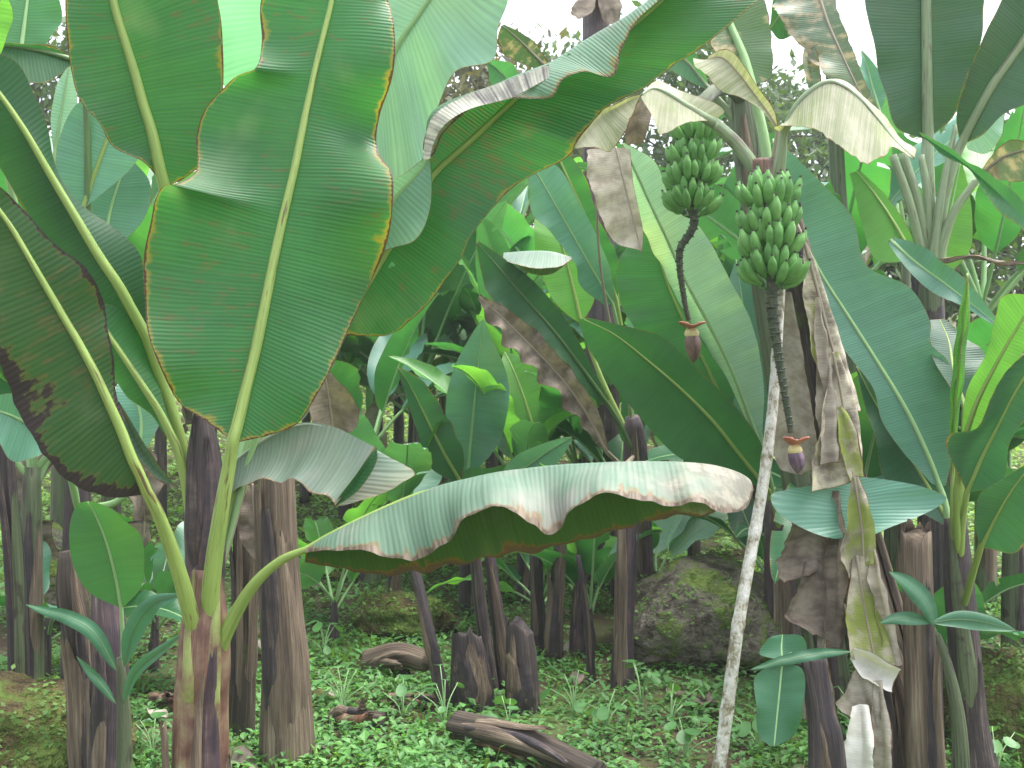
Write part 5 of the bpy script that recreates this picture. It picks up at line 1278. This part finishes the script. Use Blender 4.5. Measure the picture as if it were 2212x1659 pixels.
# dark broken stem at the top centre
S_ = Thing('banana_plant', 'tall banana plant whose bare grey stem top hangs broken against the sky', 'banana plant', ground_at(1300, 7.4, -0.03))
o, q = stem(S_, [(1310, gy(1310, 7.4) + 20, 7.4), (1300, 800, 7.4), (1290, 300, 7.4), (1288, 100, 7.4), (1292, -40, 7.4), (1296, -120, 7.4)], [76, 70, 62, 58, 62, 50], 'purple', seed=33, nring=40)
lf(S_, 'deadbrown', (7.3, 7.2), mid=[(1275, -20), (1262, 20), (1250, 40)], L=[(1262, -20), (1238, 10), (1232, 22), (1248, 42)], R=[(1290, -20), (1285, 20), (1252, 42)], rib=None, name='dead_leaf', nu=30, nv=8, rag=.2)
lf(S_, 'deadbrown', (7.3, 7.25), mid=[(1300, -30), (1318, 20), (1335, 50)], L=[(1285, -20), (1300, 40), (1333, 56)], R=[(1320, -30), (1345, 10), (1338, 50)], rib=None, name='dead_leaf', nu=30, nv=8, rag=.2)
lf(S_, 'tired', (7.0, 6.6), mid=[(1185, 150), (1150, 115), (1120, 85), (1085, 55)], L=[(1180, 156), (1130, 140), (1090, 120), (1075, 90), (1082, 56)], R=[(1190, 146), (1160, 95), (1125, 70), (1088, 52)], pet=[(1290, 240, 7.38), (1250, 180, 7.2)], rib='dead', up='away', nu=50, nv=10, rag=.1)
lf(S_, 'green', (7.1, 6.9), mid=[(1120, 200), (1085, 160), (1050, 130)], L=[(1116, 205), (1070, 190), (1048, 132)], R=[(1124, 196), (1110, 140), (1053, 128)], pet=[(1290, 300, 7.38), (1200, 250, 7.2)], rib='pale', nu=30, nv=8)

# left background leaves
H_ = Thing('banana_plant', 'banana plant with grey-blue leaves crossing behind at upper left', 'banana plant', ground_at(170, 4.3, -0.03))
o, q = stem(H_, [(170, gy(170, 4.3) + 20, 4.3), (165, 1300, 4.3), (168, 1100, 4.3), (172, 960, 4.3)], [78, 62, 56, 36], 'dark', seed=35, nring=24)
lf(H_, 'blue', (4.1, 4.1), mid=[(180, 450), (200, 390), (225, 320), (242, 270), (262, 200)], L=[(176, 450), (125, 380), (130, 290), (170, 220), (260, 198)], R=[(184, 450), (240, 400), (310, 330), (318, 250), (264, 200)], pet=[(172, 1050, 4.28), (170, 700, 4.2), (174, 520, 4.12)], rib='yg', up='cam', nu=50, nv=12, rr=(.013, .008))
lf(H_, 'blue', (4.2, 4.25), mid=[(225, 560), (235, 470), (255, 400), (280, 340)], L=[(220, 560), (190, 470), (200, 400), (278, 338)], R=[(230, 560), (305, 480), (325, 400), (282, 340)], pet=[(174, 1050, 4.29), (205, 750, 4.25)], rib='pale', up='cam', nu=40, nv=10)
lf(H_, 'pale', (4.3, 4.3), mid=[(120, 330), (130, 260), (140, 200), (150, 140)], L=[(116, 330), (110, 260), (120, 190), (148, 140)], R=[(124, 330), (160, 270), (162, 200), (152, 140)], pet=[(172, 1050, 4.3), (135, 650, 4.3)], rib='pale', up='cam', nu=40, nv=8)
lf(H_, 'dark', (4.0, 3.8), mid=[(160, 130), (110, 115), (60, 105), (10, 100), (-40, 110)], L=[(160, 136), (110, 175), (60, 180), (10, 160), (-40, 114)], R=[(160, 126), (110, 98), (60, 95), (10, 92), (-40, 106)], pet=[(172, 1050, 4.29), (190, 600, 4.15), (185, 200, 4.05)], rib='dark', up='away', nu=50, nv=10, rag=.1)
lf(H_, 'pale', (4.4, 4.5), mid=[(40, 160), (50, 80), (60, 0), (70, -80)], L=[(36, 160), (-10, 80), (-5, 0), (68, -80)], R=[(44, 160), (110, 80), (130, 0), (72, -80)], pet=[(170, 1050, 4.3), (90, 600, 4.35), (40, 250, 4.4)], rib='pale', up='away', nu=40, nv=10)
lf(H_, 'young', (3.7, 3.6), mid=[(-10, 130), (-15, 60), (-15, -20), (-10, -80)], L=[(-14, 130), (-60, 60), (-60, -20), (-12, -80)], R=[(-6, 130), (22, 60), (22, 0), (-8, -80)], pet=[(168, 1050, 4.28), (60, 600, 4.0), (0, 250, 3.75)], rib='pale', up='away', nu=40, nv=10)
lf(H_, 'blue', (3.9, 3.7), mid=[(120, 960), (80, 930), (30, 900), (-30, 880)], L=[(118, 965), (70, 990), (20, 990), (-32, 900)], R=[(122, 955), (85, 890), (30, 850), (-30, 860)], pet=[(172, 1120, 4.28), (150, 1020, 4.1)], rib='pale', up='cam', nu=40, nv=10)
lf(H_, 'blue', (4.1, 4.15), mid=[(300, 1000), (305, 910), (290, 850), (270, 800)], L=[(295, 1000), (255, 900), (250, 840), (268, 800)], R=[(305, 1000), (345, 910), (330, 830), (272, 800)], pet=[(176, 1100, 4.29), (260, 1080, 4.15)], rib='pale', up='cam', nu=40, nv=8)

# ================================================================ stems, stumps, small plants
def bare_stem(name, cat, label, pts, widths, mat, nsh=3, seed=0, ridge=.06, shm=('brown', 'dark'), ragtop=0.0):
    d = pts[0][2]
    b = ground_at(pts[0][0], d, -0.03)
    th = Thing(name, label, cat, b)
    pts = [(pts[0][0], gy(pts[0][0], d) + 18, d)] + list(pts[1:])
    o, q = stem(th, pts, widths, mat, seed=seed, ridge=ridge, nring=30, ragtop=ragtop)
    rs = np.random.default_rng(seed)
    for k in range(nsh):
        sheath(th, q, rs.uniform(0, .25), rs.uniform(.55, .97), rs.uniform(-1.3, 1.3), rs.uniform(.8, 1.9), shm[k % len(shm)], lift=rs.uniform(.003, .01), peel=rs.uniform(0, .03), seed=seed * 3 + k)
    return th, q
T2_ = None
T1, qT1 = bare_stem('bare_banana_plant', 'banana plant', 'thick brown fibrous bare stem right of the foreground plant', [(622, 1600, 4.3), (618, 1450, 4.3), (606, 1250, 4.31), (598, 1050, 4.32), (596, 960, 4.33)], [124, 100, 86, 78, 70], 'brown', 5, 41)
T2_, _q = bare_stem('bare_banana_plant', 'banana plant', 'dark mossy thin stem just left of the thick brown stem', [(520, 1600, 4.6), (528, 1400, 4.6), (530, 1200, 4.6), (524, 1050, 4.6)], [62, 52, 50, 44], 'darkmoss', 3, 42)
bare_stem('bare_banana_plant', 'banana plant', 'dark purple stem behind the small sucker at lower left', [(232, 1580, 3.75), (238, 1450, 3.76), (232, 1320, 3.78), (222, 1210, 3.8)], [92, 76, 66, 48], 'purple', 3, 43)
bare_stem('bare_banana_plant', 'banana plant', 'old brown stem leaning beside the purple stem at lower left', [(190, 1560, 3.95), (180, 1400, 3.95), (160, 1280, 3.95), (148, 1190, 3.95)], [76, 78, 74, 40], 'darkmoss', 3, 44)
bare_stem('bare_banana_plant', 'banana plant', 'grey-green stem at the far left edge', [(45, 1430, 4.4), (35, 1250, 4.4), (18, 1050, 4.4), (10, 900, 4.4)], [46, 40, 36, 28], 'dark', 2, 45, shm=('green', 'dark'))
bare_stem('bare_banana_plant', 'banana plant', 'slanting dark stem left of the two cut stumps', [(968, 1540, 5.0), (940, 1430, 5.02), (912, 1300, 5.05), (890, 1200, 5.1), (880, 1100, 5.12)], [38, 29, 25, 22, 16], 'dark', 2, 46)
bare_stem('bare_banana_plant', 'banana plant', 'left of the twin slim stems rising behind the cut stump', [(1062, 1520, 5.25), (1050, 1400, 5.25), (1035, 1280, 5.25), (1022, 1150, 5.25)], [40, 32, 28, 22], 'dark', 2, 47)
bare_stem('bare_banana_plant', 'banana plant', 'right of the twin slim stems rising between the cut stumps', [(1092, 1510, 5.3), (1082, 1390, 5.3), (1066, 1270, 5.3), (1052, 1150, 5.3)], [42, 34, 28, 22], 'purple', 2, 48)
bare_stem('bare_banana_plant', 'banana plant', 'dark stem right of the taller cut stump', [(1160, 1450, 6.0), (1160, 1340, 6.0), (1158, 1200, 6.0), (1150, 1060, 6.0)], [34, 28, 28, 20], 'dark', 2, 49)
bare_stem('bare_banana_plant', 'banana plant', 'pale brown frayed stem in the middle cluster', [(1195, 1480, 5.8), (1198, 1360, 5.8), (1208, 1220, 5.8), (1216, 1080, 5.8)], [46, 38, 30, 20], 'darkmoss', 3, 50)
bare_stem('bare_banana_plant', 'banana plant', 'reddish stem in the middle cluster under the drooping leaf', [(1245, 1470, 5.9), (1248, 1340, 5.9), (1258, 1200, 5.9), (1272, 1060, 5.9)], [38, 30, 26, 18], 'purple', 2, 51)
bare_stem('bare_banana_plant', 'banana plant', 'thin dark sucker stem right of the middle cluster', [(1278, 1490, 5.4), (1274, 1400, 5.4), (1264, 1300, 5.4), (1248, 1200, 5.4)], [22, 17, 14, 10], 'dark', 1, 52)
bare_stem('bare_banana_plant', 'banana plant', 'straight dark striped stem left of the boulder', [(1345, 1480, 5.35), (1348, 1350, 5.35), (1354, 1200, 5.36), (1358, 1050, 5.38)], [56, 42, 40, 34], 'purple', 3, 53)
bare_stem('bare_banana_plant', 'banana plant', 'pale fibrous bare stem standing right of the leaning bunch plant', [(2000, 1660, 4.05), (1990, 1500, 4.06), (1984, 1320, 4.08), (1980, 1150, 4.1)], [80, 70, 64, 62], 'brown', 4, 54, ragtop=.05)
bare_stem('bare_banana_plant', 'banana plant', 'short dark stem under the hanging grey dead leaf at right', [(1805, 1660, 3.95), (1790, 1600, 3.96), (1776, 1540, 3.98), (1762, 1420, 4.02)], [70, 64, 58, 44], 'dark', 3, 55)
bare_stem('bare_banana_plant', 'banana plant', 'brown stem tight against the right of the hanging white dead leaf', [(1925, 1660, 4.1), (1910, 1560, 4.12), (1890, 1440, 4.14), (1868, 1300, 4.17)], [54, 48, 44, 34], 'red', 2, 56)
for (lab, pts, w, sd_) in [('left cut stump with a dark rounded back and frayed pale side', [(1022, 1540, 5.0), (1018, 1450, 5.0), (1008, 1372, 5.0)], [98, 84, 62], 57), ('right cut stump, taller and flat-topped, brown striped', [(1128, 1530, 4.95), (1126, 1440, 4.95), (1122, 1352, 4.95)], [76, 66, 56], 58)]:
    th, q = bare_stem('cut_stump', 'stump', lab, pts, w, 'dark', 4, sd_, ridge=.11, ragtop=.07)

lf(T2_, 'deadbrown', (4.5, 4.45), mid=[(545, 1045), (548, 1100), (556, 1160), (568, 1235)], L=[(538, 1045), (518, 1110), (520, 1170), (566, 1236)], R=[(552, 1045), (562, 1100), (568, 1160), (572, 1234)], rib='dead', rr=(.005, .003), name='dead_leaf', nu=50, nv=8, ruf=.02, wl=.1, rag=.15)
def small_weed_leafs(th, specs, d, mat='green'):
    for (mid, w) in specs:
        m = np.array([P(x, y, d) for x, y in mid])
        M_, _ = arcres(m, 30)
        tg = np.gradient(M_, axis=0); tg /= np.linalg.norm(tg, axis=1)[:, None]
        s = np.cross(tg, (0.15, -0.9, 0.45)); s /= np.linalg.norm(s, axis=1)[:, None]
        t = np.linspace(0, 1, 30)
        pr = (np.sin(np.pi * t ** .9) ** .8 * w * d / FOC / 2)[:, None] + 1e-4
        build_leaf(th, [M_ - s * pr, M_, M_ + s * pr], 1, mat, rib='dark', up='z', nu=30, nv=5, emul=(9, 9), rr=(.002, .001), ruf=.004, wl=.15, bow=(-.15, .15), seed=int(mid[0][0]))
SK = Thing('banana_sucker', 'small banana sucker with one rounded bright green leaf at lower left', 'banana sucker', ground_at(262, 3.45, -0.02))
o, q = stem(SK, [(268, gy(262, 3.45) + 15, 3.45), (268, 1560, 3.45), (264, 1490, 3.45), (260, 1420, 3.45)], [40, 30, 24, 16], 'green', seed=61, nring=16)
lf(SK, 'sprout', (3.43, 3.36), mid=[(262, 1312), (250, 1245), (230, 1170), (205, 1108), (190, 1084)], L=[(257, 1312), (195, 1282), (158, 1222), (150, 1150), (162, 1096), (188, 1082)], R=[(267, 1312), (302, 1272), (312, 1222), (305, 1160), (272, 1125), (235, 1095), (192, 1082)], pet=[(262, 1500, 3.45), (266, 1420, 3.45), (264, 1350, 3.44)], rib='pale', up='away', nu=60, nv=14, rr=(.006, .003), petr=.009, ruf=.006)
small_weed_leafs(SK, [([(252, 1450), (205, 1370), (150, 1335), (90, 1318), (55, 1306)], 34), ([(268, 1440), (290, 1360), (330, 1305), (370, 1290), (395, 1284)], 44), ([(266, 1520), (290, 1455), (340, 1410), (395, 1368)], 26), ([(250, 1520), (215, 1475), (165, 1418)], 20)], 3.42, 'sprout')
# slim leaves in the right foreground
RS = Thing('banana_sucker', 'banana sucker with slim horizontal leaves in the right foreground', 'banana sucker', ground_at(2075, 3.95, -0.02))
o, q = stem(RS, [(2080, gy(2075, 3.95) + 15, 3.95), (2072, 1580, 3.95), (2050, 1450, 3.95), (2025, 1370, 3.95)], [44, 32, 22, 12], 'green', seed=62, nring=16)
small_weed_leafs(RS, [([(2012, 1345), (1980, 1338), (1940, 1336), (1900, 1346)], 30), ([(2015, 1345), (2070, 1338), (2130, 1345), (2195, 1362)], 40), ([(2020, 1355), (2000, 1300), (1960, 1260), (1920, 1235)], 50)], 3.93, 'sprout')
HS = Thing('banana_sucker', 'small banana sucker with a dark leaf hanging straight down right of the pole', 'banana sucker', ground_at(1760, 3.9, -0.02))
o, q = stem(HS, [(1762, gy(1760, 3.9) + 15, 3.9), (1758, 1560, 3.9), (1748, 1480, 3.9), (1735, 1415, 3.9)], [34, 26, 20, 14], 'dark', seed=63, nring=16)
lf(HS, 'sprout', (3.88, 3.8), mid=[(1690, 1428), (1684, 1490), (1678, 1550), (1672, 1612)], L=[(1686, 1428), (1634, 1460), (1632, 1530), (1642, 1592), (1670, 1613)], R=[(1694, 1428), (1736, 1450), (1736, 1520), (1718, 1585), (1674, 1613)], pet=[(1738, 1430, 3.9), (1712, 1412, 3.9)], rib='pale', up='cam', nu=50, nv=12, rr=(.005, .003))
lf(HS, 'sprout', (3.9, 3.95), mid=[(1690, 1425), (1688, 1400), (1690, 1372)], L=[(1686, 1426), (1640, 1412), (1665, 1378), (1688, 1370)], R=[(1694, 1426), (1740, 1412), (1735, 1376), (1692, 1370)], pet=[(1738, 1430, 3.9)], rib='pale', up='cam', nu=30, nv=8, rr=(.004, .003))
small_weed_leafs(HS, [([(1840, 1408), (1770, 1412), (1700, 1425), (1620, 1447)], 26)], 3.86, 'sprout')

# ---- prop pole
POLE = simple_mat('pole_bark', [(0, (0.12, 0.10, 0.06)), (.30, (0.27, 0.24, 0.16)), (.45, (0.46, 0.44, 0.37)), (.7, (0.60, 0.59, 0.54)), (1, (0.72, 0.71, 0.68))], scale=13, stretch=(2, 2, 1.3), rough=.75, bump=.6, bdist=.01, coord='Position')
pb_ = ground_at(1536, 4.0, -0.06)
pts = [(1536, gy(1536, 4.0) + 30, 4.0), (1556, 1640, 4.01), (1575, 1500, 4.04), (1592, 1370, 4.06), (1612, 1250, 4.09), (1636, 1120, 4.13), (1655, 1000, 4.16), (1669, 880, 4.19), (1678, 760, 4.22), (1685, 640, 4.25), (1690, 540, 4.28), (1694, 430, 4.33)]
q, ln = arcres([P(*p) for p in pts], 60)
rad = np.linspace(30, 19, 60) * np.linspace(4.0, 4.3, 60) / FOC / 2
for k in (9, 17, 26, 33, 43, 51): rad[k] *= 1.13
v, f, uv = tube(q, rad, 14, ridge=.04, rseed=4)
o = link('prop_pole', new_mesh('prop_pole', np.array(v) - pb_, f, POLE)); o.location = tuple(pb_)
tag(o, 'slim pale bark-covered pole leaning up to prop the larger bunch', 'pole')

# ---- boulders and mounds
ROCK = simple_mat('mossy_rock', [(0, (0.03, 0.026, 0.02)), (.3, (0.085, 0.072, 0.055)), (.5, (0.16, 0.145, 0.115)), (.66, (0.11, 0.15, 0.04)), (1, (0.18, 0.24, 0.06))], scale=4.5, rough=.92, bump=1.0, bdist=.05, coord='Position', spec=.2)
EARTH = simple_mat('mossy_earth', [(0, (0.035, 0.026, 0.016)), (.3, (0.10, 0.075, 0.04)), (.5, (0.12, 0.12, 0.04)), (.7, (0.10, 0.15, 0.035)), (1, (0.18, 0.25, 0.06))], scale=7, rough=.95, bump=1.0, bdist=.06, coord='Position', spec=.15)
ROCKS = []
def rock(name, label, x, d, wx, wy, h, seed, cat='boulder', mat=None, sink=.2):
    b = ground_at(x, d, 0)
    import bmesh
    bm = bmesh.new()
    bmesh.ops.create_icosphere(bm, subdivisions=5, radius=1)
    for vv_ in bm.verts:
        c = vv_.co.copy()
        s = 1 + .30 * mnoise.noise(c * 1.1 + Vector((seed * 3.3, 0, 0))) + .14 * mnoise.noise(c * 2.6 + Vector((seed, 5, 1))) + .09 * abs(mnoise.noise(c * 5 + Vector((seed, 2, 1)))) + .04 * mnoise.noise(c * 12 + Vector((seed, 2, 1)))
        # broken planes
        cx = c * s
        for pl_ in ((.5, -.6, .62), (-.7, -.3, .64), (.2, -.2, .95)):
            n_ = Vector(pl_).normalized()
            k = cx.dot(n_) - .86
            if k > 0: cx -= n_ * k * .75
        vv_.co = Vector((cx.x * wx / 2, cx.y * wy / 2, cx.z * h * .62 + h * .40 - sink * h * .2))
    me = bpy.data.meshes.new(name); bm.to_mesh(me); bm.free()
    me.materials.append(mat or ROCK)
    me.polygons.foreach_set("use_smooth", [True] * len(me.polygons))
    o = link(name, me); o.location = tuple(b)
    tag(o, label, cat)
    ROCKS.append((o, seed))
rock('boulder', 'large mossy boulder right of the striped stem', 1530, 5.9, .92, .75, .54, 1)
rock('boulder', 'low brown mossy boulder left of the slanting dark stem', 870, 6.4, .55, .4, .24, 2, mat=EARTH)
rock('boulder', 'small mossy stone left of the brown boulder', 745, 7.6, .34, .3, .14, 3, mat=EARTH)
rock('earth_mound', 'mossy earth mound at the lower left corner', 40, 4.15, .75, .6, .36, 4, 'mound', mat=EARTH)
rock('boulder', 'mossy boulder behind the grey-green stem at left', 110, 6.5, .5, .45, .62, 5)
rock('boulder', 'dark mossy boulder at the lower right corner', 2190, 4.9, .6, .5, .42, 6, mat=EARTH)

# moss and small weeds on the stones
V, F = [], []
rs = np.random.default_rng(77)
for o, sd_ in ROCKS:
    me = o.data
    cand = [(np.array(p.center) + np.array(o.location), np.array(p.normal)) for p in me.polygons if p.normal.z > .25]
    for k in range(900 if sd_ in (1, 4, 6) else 350):
        c, n_ = cand[rs.integers(len(cand))]
        if mnoise.noise(Vector(c * 4)) < -.12: continue
        a = rs.uniform(0, 6.283); s = rs.uniform(.012, .034)
        d = np.array((math.cos(a), math.sin(a), rs.uniform(-.1, .9))); d /= np.linalg.norm(d)
        w = np.cross(d, n_); w /= np.linalg.norm(w) + 1e-6
        c = c + n_ * rs.uniform(0, .02)
        i = len(V)
        V += [c, c + d * s * .5 + w * s * .3, c + d * s, c + d * s * .5 - w * s * .3]
        F.append((i, i + 1, i + 2, i + 3))
o = link('stone_moss', new_mesh('stone_moss', V, F, WM2, smooth=False))
tag(o, 'moss and tiny weeds growing on top of the stones', 'moss', kind='stuff')

# ---- fallen stems and litter
LOGM = TM['brown']
def log(label, p0, p1, r0, r1, mat, seed, name='fallen_log', bend=.03):
    a, c = np.array(p0), np.array(p1)
    th = Thing(name, label, 'fallen log', ((a + c) / 2))
    rs = np.random.default_rng(seed)
    m = (a + c) / 2 + np.array((0, 0, bend)) + rs.normal(0, .01, 3)
    o, q = stem(th, [a, m, c], [r0, (r0 + r1) / 2, r1], mat, name='rotting_stem', world=True, nring=24, seg=16, ridge=.12, seed=seed)
    for k in range(4):
        sheath(th, q, rs.uniform(0, .3), rs.uniform(.6, .98), rs.uniform(-1.4, 1.4), rs.uniform(.6, 1.3), ['brown', 'dark', 'red'][k % 3], lift=rs.uniform(.006, .02), peel=rs.uniform(0, .06), seed=seed + k)
g0, g1 = ground_at(985, 4.55, .07), ground_at(1290, 4.05, .05)
log('rotting frayed banana stem lying at the bottom centre edge', g0, g1, .06, .05, 'darkmoss', 71)
log('short reddish-brown dead stem piece lying among the weeds', ground_at(840, 5.05, .02), ground_at(955, 5.0, .03), .03, .022, 'red', 72, bend=.0)
log('grey weathered stem piece on the ground right of the thick brown stem foot', ground_at(715, 4.75, .03), ground_at(830, 4.7, .03), .05, .045, 'darkmoss', 73, bend=0)
log('brown split stem lying left of the leaning slanting stem', ground_at(800, 5.6, .05), ground_at(925, 5.35, .12), .07, .05, 'brown', 74)
log('thin brown stick lying in front of the boulder', ground_at(1440, 5.2, .02), ground_at(1570, 5.1, .02), .022, .016, 'brown', 75, bend=0)
log('reddish dead stem lying behind the small sucker', ground_at(330, 5.0, .03), ground_at(420, 4.8, .02), .035, .03, 'red', 76, bend=0)
rs = np.random.default_rng(5)
for k in range(70):
    d = rs.uniform(4.2, 7.5)
    x = rs.uniform(60, 2150)
    p = ground_at(x, d, .035)
    b = ground_at(x, d, 0.0)
    a = rs.uniform(0, 6.28); ln = rs.uniform(.10, .26)
    o_ = Thing('fallen_leaf', ['pale curled dead leaf piece lying on the weedy ground', 'brown curled dead leaf piece lying on the weedy ground'][min(1, k % 3)], 'dead leaf', b, 'dead leaf litter')
    wleaf(o_, p, a, .2, ln, ln * .5, droop=rs.uniform(.2, 1.2), mat=['dead', 'deadbrown', 'deadbrown'][k % 3], rib=None, fold=rs.uniform(.2, .9), twist=rs.uniform(-.6, .6), nu=14, nv=4, pl=.05, seed=900 + k, name='leaf_piece', ruf=.02)

# ---- broad-leaved weeds
HEART = simple_mat('heart_leaf', [(0, (0.06, 0.17, 0.04)), (.5, (0.09, 0.24, 0.07)), (1, (0.15, 0.33, 0.12))], scale=6, rough=.42, bump=.15, coord='Position', trans=.3)
def heart_mesh():
    V, F = [], []
    out = []
    for i in range(20):
        t = i / 20 * 2 * math.pi
        out.append((.5 * math.sin(t) * (1 - .25 * math.cos(t)) * .9, .45 - .55 * math.cos(t) + .10 * abs(math.sin(t * .5)) - (.22 if i == 0 else 0) * -1))
    V.append((0, .35, -.05))
    for x, y in out: V.append((x, y, .10 * abs(x) - .06 * y * y))
    F = [(0, 1 + i, 1 + (i + 1) % 20) for i in range(20)]
    me = new_mesh('leaf', V, F, HEART)
    return me
HM = heart_mesh()
weeds = [(1385, 5.0, .2, 'beside the foot of the striped stem'), (960, 4.75, .24, 'in front of the left cut stump'), (870, 4.85, .18, 'left of the slanting stem foot'), (740, 4.9, .2, 'right of the thick brown stem foot'), (1240, 4.9, .22, 'in front of the middle cluster'), (1310, 4.7, .2, 'left of the striped stem foot, nearest the camera'),
         (1450, 4.8, .17, 'in front of the boulder'), (1640, 4.6, .2, 'right of the prop pole foot'), (2150, 4.5, .22, 'at the right edge near the dark boulder'), (1100, 4.6, .16, 'in front of the right cut stump'), (470, 4.9, .18, 'left of the dark mossy thin stem'), (700, 5.9, .2, 'farther back right of the thick brown stem'), (330, 4.3, .2, 'right of the small sucker'), (1480, 4.35, .2, 'just left of the prop pole foot'), (1850, 5.0, .22, 'behind the hanging dead leaves at right')]
for k, (x, d, h, lab) in enumerate(weeds):
    rs = np.random.default_rng(300 + k)
    b = ground_at(x, d, -.005)
    th = Thing('broadleaf_weed', 'heart-leaved green weed ' + lab, 'weed', b, 'broad-leaved weeds')
    for i in range(7):
        a = rs.uniform(0, 6.28); r = rs.uniform(.03, .13); hh = h * rs.uniform(.4, 1.05)
        tip = np.array((math.cos(a) * r, math.sin(a) * r, hh))
        o = link('leaf', HM, th.o)
        s = rs.uniform(.04, .07)
        o.matrix_basis = Matrix.Translation(Vector(tip)) @ Matrix.Rotation(a - math.pi / 2, 4, 'Z') @ Matrix.Rotation(rs.uniform(-.9, .1), 4, 'X') @ Matrix.Diagonal((s, s, s, 1))
        v, f, _ = tube(crom([(0, 0, 0), tip * np.array((.3, .3, .6)), tip], 6), np.linspace(.004, .002, 6), 5)
        link('stalk', new_mesh('stalk', v, f, RM['pale']), th.o)
        set_uv(bpy.data.objects[th.o.name].children[-1].data, _)
bpy.context.view_layer.update()

# ---- thin haze volume, added to lift the dark tones
HZ = bpy.data.materials.new('haze_volume')
HZ.use_nodes = True
hn = HZ.node_tree.nodes; hn.clear()
pv = hn.new('ShaderNodeVolumePrincipled')
pv.inputs['Color'].default_value = (0.93, 0.97, 1.0, 1)
pv.inputs['Density'].default_value = 0.0022
pv.inputs['Anisotropy'].default_value = 0.2
ho = hn.new('ShaderNodeOutputMaterial')
HZ.node_tree.links.new(pv.outputs[0], ho.inputs['Volume'])
x0, x1, y0, y1, z0, z1 = -206, 206, -86, 406, -1.6, 13.0
V = [(x, y, z) for z in (z0, z1) for y in (y0, y1) for x in (x0, x1)]
F = [(0, 2, 3, 1), (4, 5, 7, 6), (0, 1, 5, 4), (1, 3, 7, 5), (3, 2, 6, 7), (2, 0, 4, 6)]
hz = link('haze', new_mesh('haze', V, F, HZ, smooth=False))
tag(hz, 'thin haze added to the air of the plantation to lift the dark tones', 'haze', kind='stuff')
